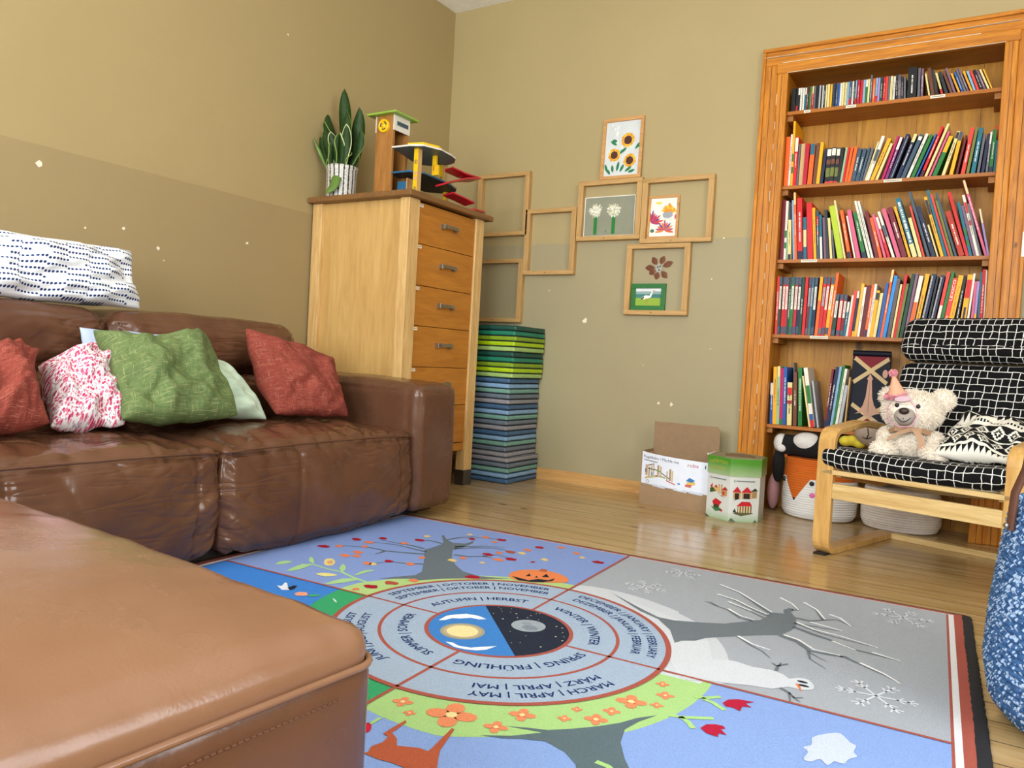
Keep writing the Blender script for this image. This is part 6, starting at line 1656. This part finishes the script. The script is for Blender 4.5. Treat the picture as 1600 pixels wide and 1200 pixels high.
def arcpath(pts, r, k=6):
    "polyline in (y, z) with rounded corners"
    o = [pts[0]]
    for i in range(1, len(pts)-1):
        p = V3((*pts[i], 0)); a = (V3((*pts[i-1], 0))-p).normalized(); b = (V3((*pts[i+1], 0))-p).normalized()
        an = a.angle(b); dd = r/math.tan(an/2); s, e = p+a*dd, p+b*dd; c = p+(a+b).normalized()*(r/sin(an/2))
        v0, v1 = s-c, e-c
        for j in range(k+1):
            t = j/k; v = v0.slerp(v1, t).normalized()*r; o.append((c.x+v.x, c.y+v.y))
    o.append(pts[-1]); return o
for xc in (-.016, .650):
    mb = MB(); P = arcpath([(.62, .500), (.30, .530), (.012, .500), (.012, .012), (.66, .012)], .055)
    # slight forward rise of the arm
    Q = []
    for i in range(len(P)-1):
        n = 6 if hypot(P[i+1][0]-P[i][0], P[i+1][1]-P[i][1]) > .1 else 1
        for s in range(n): Q.append((xc, P[i][0]+(P[i+1][0]-P[i][0])*s/n, P[i][1]+(P[i+1][1]-P[i][1])*s/n))
    Q.append((xc, *P[-1])); mb.ribbon(Q, .068, .024, M_BENT, (1, 0, 0)); mb.build('side_frame', ac, bevel=.003)
    mb = MB(); mb.box((xc-.024, -.004, -.0), (xc+.024, .05, .0085), M_DARK)
    pad_ = mb.build('foot_pad', ac, bevel=.002)
    # rear upright carrying seat and back
    mb = MB(); sx = .045 if xc < 0 else -.045; P = arcpath([(.03, .345), (.50, .270), (.785, .970)], .10, 8)
    Q = [(xc+sx, *p) for p in P]; mb.ribbon(Q, .022, .050, M_BENT, (1, 0, 0)); mb.build('seat_rail', ac, bevel=.002)
mb = MB(); mb.box((.018, .002, .234), (.616, .024, .295), M_BENTX); mb.build('front_rail', ac, bevel=.002)
mb = MB(); mb.box((.018, .618, .0), (.616, .66, .026), M_BENTX); mb.build('rear_rail', ac, bevel=.002)
mb = MB(); mb.box((-.028, .0, .330), (.66, .03, .349), M_BENTX); mb.build('cross_bar', ac, bevel=.002)
def web(u, v, sd):
    x = .317+u*.285; t = (v+1)/2; y = .004+t*.5; z = .357-.075*t-.040*(1-u*u)*(t*(1-t)*3+.12)
    return V3((x, y, z+sd*.002))
mb = MB(); two_sided(mb, web, 16, 14, M_WEB); mb.build('seat_webbing', ac)
def web2(u, v, sd):
    x = .317+u*.285; t = (v+1)/2; y = .51+t*.25; z = .30+t*.62
    return V3((x, y+.02*(1-u*u), z))+V3((0, sd*.002, 0))
mb = MB(); two_sided(mb, web2, 10, 14, M_WEB); mb.build('back_webbing', ac)
def pad2(mb, path, x0, x1, th, mat, sag=0, seed=0, nu=44, r=None):
    "cushion: rounded cross-section in (y, z) built round a centre path, closed by rounded ends; UV in metres"
    N = len(path); r = r or th*.46; T_ = []; Nn = []
    for i in range(N):
        a, b = path[max(i-1, 0)], path[min(i+1, N-1)]; l = hypot(b[0]-a[0], b[1]-a[1]); T_.append(((b[0]-a[0])/l, (b[1]-a[1])/l)); Nn.append((-T_[-1][1], T_[-1][0]))
    loop = []   # (path index, offset along normal in -1..1, offset along tangent)
    for i in range(N): loop.append((i, 1., 0.))
    for k in range(1, 8): a = pi*k/8; loop.append((N-1, cos(a), sin(a)))
    for i in range(N-1, -1, -1): loop.append((i, -1., 0.))
    for k in range(1, 8): a = pi*k/8; loop.append((0, -cos(a), -sin(a)))
    M_ = len(loop); vs = []; fs = []; uv = []
    us = [-1, -.995, -.98, -.955]+[-.92+1.84*k/(nu-8) for k in range(nu-7)]+[.955, .98, .995, 1]
    hw = (x1-x0)/2
    pts0 = [(path[i][0]+Nn[i][0]*a*th/2+T_[i][0]*b*r, path[i][1]+Nn[i][1]*a*th/2+T_[i][1]*b*r) for i, a, b in loop]
    per = [0]
    for k in range(M_): p, q_ = pts0[k], pts0[(k+1) % M_]; per.append(per[-1]+hypot(p[0]-q_[0], p[1]-q_[1]))
    for u in us:
        e = (hw*(1-abs(u)))/(th*.45); f = 1 if e >= 1 else sqrt(max(0, 1-(1-e)**2))*.9+.1*e
        for k, (i, a, b) in enumerate(loop):
            h = th/2*f; t = r*f-(r*.6)*(1-f)
            y = path[i][0]+Nn[i][0]*a*h+T_[i][0]*b*max(t, 0); z = path[i][1]+Nn[i][1]*a*h+T_[i][1]*b*max(t, 0)
            w = .004*noise.noise(V3((u*3+seed, per[k]*7, 1)))+.0015*noise.noise(V3((u*14+seed, per[k]*26, 1)))
            vs.append(V3(((x0+x1)/2+u*hw, y+Nn[i][0]*a*w, z+Nn[i][1]*a*w-sag*(1-u*u)*(1-i/(N-1)))))
    for j in range(len(us)-1):
        for k in range(M_):
            l = (k+1) % M_; fs.append((j*M_+k, (j+1)*M_+k, (j+1)*M_+l, j*M_+l)[::-1]); ux0, ux1 = us[j]*hw, us[j+1]*hw
            uv.append([(ux0, per[k]), (ux1, per[k]), (ux1, per[k+1]), (ux0, per[k+1])][::-1])
    mb.add(vs, fs, mat, uv, True)
    return mb
def spline(pts, k=6):
    o = []
    for i in range(len(pts)-1):
        p0, p1, p2, p3 = pts[max(i-1, 0)], pts[i], pts[i+1], pts[min(i+2, len(pts)-1)]
        for s in range(k):
            t = s/k; o.append(tuple(.5*((2*p1[j])+(-p0[j]+p2[j])*t+(2*p0[j]-5*p1[j]+4*p2[j]-p3[j])*t*t+(-p0[j]+3*p1[j]-3*p2[j]+p3[j])*t**3) for j in (0, 1)))
    o.append(pts[-1]); return o
cx0, cx1 = -.046, .632
pth = spline([(.022, .402), (.10, .400), (.25, .385), (.40, .365), (.485, .372)])
mb = pad2(MB(), pth, cx0, cx1, .084, M_GRID, .016, 1); seat = mb.build('seat_cushion', ac)
pth = spline([(.475, .405), (.515, .50), (.575, .65), (.628, .765)])
mb = pad2(MB(), pth, .010, .632, .085, M_GRID, 0, 4); mb.build('back_cushion', ac)
pth = spline([(.618, .862), (.636, .905), (.656, .955)])
mb = pad2(MB(), pth, .004, .634, .112, M_GRID, 0, 8, r=.050); mb.build('head_cushion', ac)
MC = Matrix.Translation((2.60, -.817, 0)) @ Matrix.Rotation(rad(-16.6), 4, 'Z')

# patterned cushion on the chair
def tribal():
    g = G('tribal_cotton', .85, 0, .2); u, v, _ = g.xyz(g.coord('UV'))
    tri = lambda n: g.m('ABSOLUTE', g.m('SUBTRACT', g.m('MULTIPLY', g.m('FRACT', g.m('MULTIPLY', u, float(n))), 2.), 1.))
    def band(v0, v1): return g.m('MULTIPLY', g.m('GREATER_THAN', v, v0), g.m('LESS_THAN', v, v1))
    white = 0.
    def addw(mask):
        nonlocal white
        white = g.m('MAXIMUM', white, mask)
    for a, b in ((.0, .02), (.10, .13), (.28, .30), (.48, .50), (.62, .66), (.80, .815), (.93, .95)): addw(band(a, b))
    addw(g.m('MULTIPLY', band(.02, .10), g.m('GREATER_THAN', g.m('ADD', .02, g.m('MULTIPLY', tri(14), .085)), g.m('SUBTRACT', v, .0))))
    addw(g.m('MULTIPLY', band(.66, .80), g.m('GREATER_THAN', g.m('MULTIPLY', tri(11), .13), g.m('SUBTRACT', v, .66))))
    dash = g.m('MULTIPLY', band(.50, .62), g.m('GREATER_THAN', g.m('ABSOLUTE', g.m('SUBTRACT', v, .56)), .018)); addw(dash)
    addw(g.m('MULTIPLY', band(.54, .58), g.m('GREATER_THAN', g.m('FRACT', g.m('MULTIPLY', u, 24.)), .6)))
    for c0, c1, n in ((.13, .28, 6), (.30, .48, 5)):
        m_ = (c0+c1)/2; dd = g.m('ADD', g.m('ABSOLUTE', g.m('DIVIDE', g.m('SUBTRACT', v, m_), c1-c0)), g.m('MULTIPLY', tri(n), .5))
        dd = g.m('ADD', dd, g.m('MULTIPLY', g.m('SUBTRACT', g.m('FRACT', g.m('MULTIPLY', v, 44.)), .5), .10))
        addw(g.m('MULTIPLY', band(c0, c1), g.m('MULTIPLY', g.m('GREATER_THAN', dd, .28), g.m('LESS_THAN', dd, .46))))
        addw(g.m('MULTIPLY', band(c0, c1), g.m('LESS_THAN', dd, .12)))
    g.col(g.mix(white, '#101012', '#e2ddd0')); return g.mat
CW = lambda x, y, z: MC @ V3((x, y, z))
pillow('patterned_cushion', 'black and white tribal patterned cushion slumped beside the teddy bear', tribal(), CW(.345, .085, .452), CW(.655, .11, .450), CW(.66, .42, .565), CW(.335, .43, .605), .11, 12.5, .024, .04, out=(-.2, -.6, 1), nu=44, cat='cushion', uvs=(1.2, 1))

# teddy bear
M_BEAR = plain('#f3e8d8', .95, bump=.3, bs=300, var=.06, spec=.1); M_MUZ = plain('#a59a90', .9, bump=.2, bs=300); M_NOSE = plain('#2c1a14', .5); M_RIB = plain('#b08a68', .6); M_PINK = plain('#e29aa4', .8, bump=.4, bs=120); M_PEACH = plain('#e8a98a', .8, var=.1)
tb = thing('teddy_bear', 'cream teddy bear in a pink party hat sitting in the armchair', 'teddy bear', M=MC @ Matrix.Translation((.222, .205, .426)) @ Matrix.Rotation(rad(12), 4, 'Z') @ Matrix.Scale(.98, 4))
parts = [((0, .03, .055), (.095, .08, .082)), ((0, .02, .095), (.075, .065, .05)), ((.004, -.005, .180), (.112, .080, .082)), ((-.008, -.055, .168), (.044, .040, .040)),
 ((.108, .012, .232), (.042, .024, .042)), ((-.092, .012, .236), (.034, .022, .034)),
 ((-.082, -.01, .07), (.033, .055, .034), (25, 'X')), ((.092, -.01, .06), (.034, .06, .036), (20, 'X')), ((-.075, -.055, .022), (.042, .075, .036)), ((.095, -.060, .022), (.045, .080, .036)), ((.115, -.115, .022), (.036, .025, .032)), ((-.09, -.105, .022), (.034, .024, .030))]
me = blob(parts, .007, M_BEAR, 4)
body = link('body', furry(me, M_BEAR, 16000, .011, .0017, 3, keep=lambda p: not (abs(p.x+.008) < .043 and p.y < -.062 and .13 < p.z < .205)), tb)
mz = link('muzzle', blob([((-.010, -.082, .160), (.040, .035, .036))], .004, M_MUZ, 3), tb)
mb = MB(); mb.ball((-.010, -.113, .182), (.019, .012, .014), M_NOSE); mb.build('nose', mz)
mb = MB(); mb.tube([(-.010, -.114, .170), (-.010, -.115, .150)], .0017, M_DK, 6); mb.tube([(-.036+.052*t, -.107-.011*sin(pi*t), .158-.018*sin(pi*t)) for t in [i/12 for i in range(13)]], .0017, M_DK, 6); mb.build('mouth', mz)
for x in (-.042, .034): mb = MB(); mb.ball((x, -.0785, .203), (.0085, .006, .009), M_DK); mb.build('eye', tb)
mb = MB(); mb.ribbon([(-.075, -.03, .090), (-.045, -.072, .108), (0, -.085, .112), (.05, -.07, .108), (.078, -.03, .100)], .02, .003, M_RIB, (0, 0, 1)); mb.ribbon([(.03, -.083, .108), (.05, -.092, .085), (.058, -.098, .055), (.056, -.100, .035)], .026, .003, M_RIB, (1, 0, 0)); mb.ribbon([(.012, -.088, .110), (-.03, -.098, .09), (-.065, -.096, .065)], .02, .003, M_RIB, (.3, 0, 1)); mb.build('ribbon', tb)
ht = tb; mb = MB(); Mh = Matrix.Translation((-.052, -.035, .240)) @ Matrix.Rotation(rad(-10), 4, 'Y') @ Matrix.Rotation(rad(12), 4, 'X')
mb.lathe([(.036, 0), (.003, .088)], M_PEACH, 24, M=Mh); hat = mb.build('party_hat', tb)
mb = MB(); rnd = random.Random(9)
def tuft(c, r, n, m, fl=1):
    for k in range(n):
        d = V3((rnd.gauss(0, 1), rnd.gauss(0, 1), rnd.gauss(0, 1)*fl)).normalized(); s = d.orthogonal().normalized()*.0018; p = V3(c)+d*r*.3; e_ = V3(c)+d*r*rnd.uniform(.8, 1.15); mb.add([p-s, p+s, e_+s*.7, e_-s*.7], [(0, 1, 2, 3)], m, M=Mh)
tuft((0, 0, .092), .017, 260, M_PINK); mb.ball((0, 0, .092), .011, M_PINK, M=Mh); mb.build('pompom', hat)
mb = MB()
for k in range(40): a = 2*pi*k/40; tuft((.038*cos(a), .038*sin(a), .002), .014, 22, M_PINK, .6)
mb.build('trim', hat)
mb = MB(); mb.prism(disc(0, 0, .030, .012, 18), 0, .004, plain('#c9a8b4', .7), M=Matrix.Translation((-.022, -.082, .228)) @ Matrix.Rotation(rad(70), 4, 'X') @ Matrix.Rotation(rad(8), 4, 'Z')); mb.build('brim', hat)
mb = MB(); mb.tube([(-.062, -.052, .225), (-.080, -.070, .185), (-.062, -.100, .135), (-.020, -.112, .118), (.020, -.112, .125), (.036, -.105, .165), (.026, -.094, .200), (.004, -.085, .225)], .0022, plain('#d79ab4', .5), 6); mb.build('elastic', hat)

# ------------------------------------------------------------------ blue basket at the right edge
def blue_rope():
    g = G('blue_speckled_rope', .9, 0, .15); u, v, _ = g.xyz(g.coord('UV'))
    w = g.coord('UV', (230, 150, 1)); vo = g.n('TexVoronoi', {'feature': 'F1'}, Vector=w, Scale=.75, Randomness=.9)
    n = g.noise(g.coord('UV', (8, 6, 1)), 2.5, 3)
    spk = g.m('MULTIPLY', g.m('LESS_THAN', vo.outputs[0], g.m('ADD', .30, g.m('MULTIPLY', n, .34))), g.m('GREATER_THAN', g.xyz(vo.outputs['Color'])[0], .25))
    g.col(g.mix(spk, g.ramp(g.noise(w, .6, 2), [(.3, '#26436b'), (.7, '#4a70a0')]), '#a9c0dc')); g.bump(vo.outputs[0], .5, .003); return g.mat
bb = thing('blue_basket', 'tall blue and white speckled rope basket with leather handles, right foreground', 'basket', (3.385, -2.105, 0))
mb = MB(); out = coil_profile([(.14, .004), (.19, .012), (.225, .05), (.240, .13), (.236, .24), (.222, .38), (.208, .475)], .014, .0055); mb.lathe(out+[(.205, .482), (.196, .478), (.196, .30), (.20, .03), (.001, .02)], blue_rope(), 96, cap=False); bs_ = mb.build('basket_body', bb)
M_LH = plain('#5a3626', .5, bump=.2)
for ang in (218, 38):
    a = rad(ang); rr_ = .214; P = []
    for i in range(15):
        t = i/14; b = a+(t-.5)*.62; h = .36+.245*sin(pi*t)**.75 if .0 < t < 1 else .36
        P.append((rr_*cos(b)*(1.06 if h < .48 else 1.0), rr_*sin(b)*(1.06 if h < .48 else 1.0), h+.06))
    mb = MB(); mb.tube(P, .011, M_LH, 8, flat=.5, up=(cos(a), sin(a), 0))
    for e_ in (P[0], P[-1]): mb.ball((e_[0]*1.03, e_[1]*1.03, e_[2]+.008), (.007, .007, .007), M_METAL)
    mb.build('leather_handle', bb)
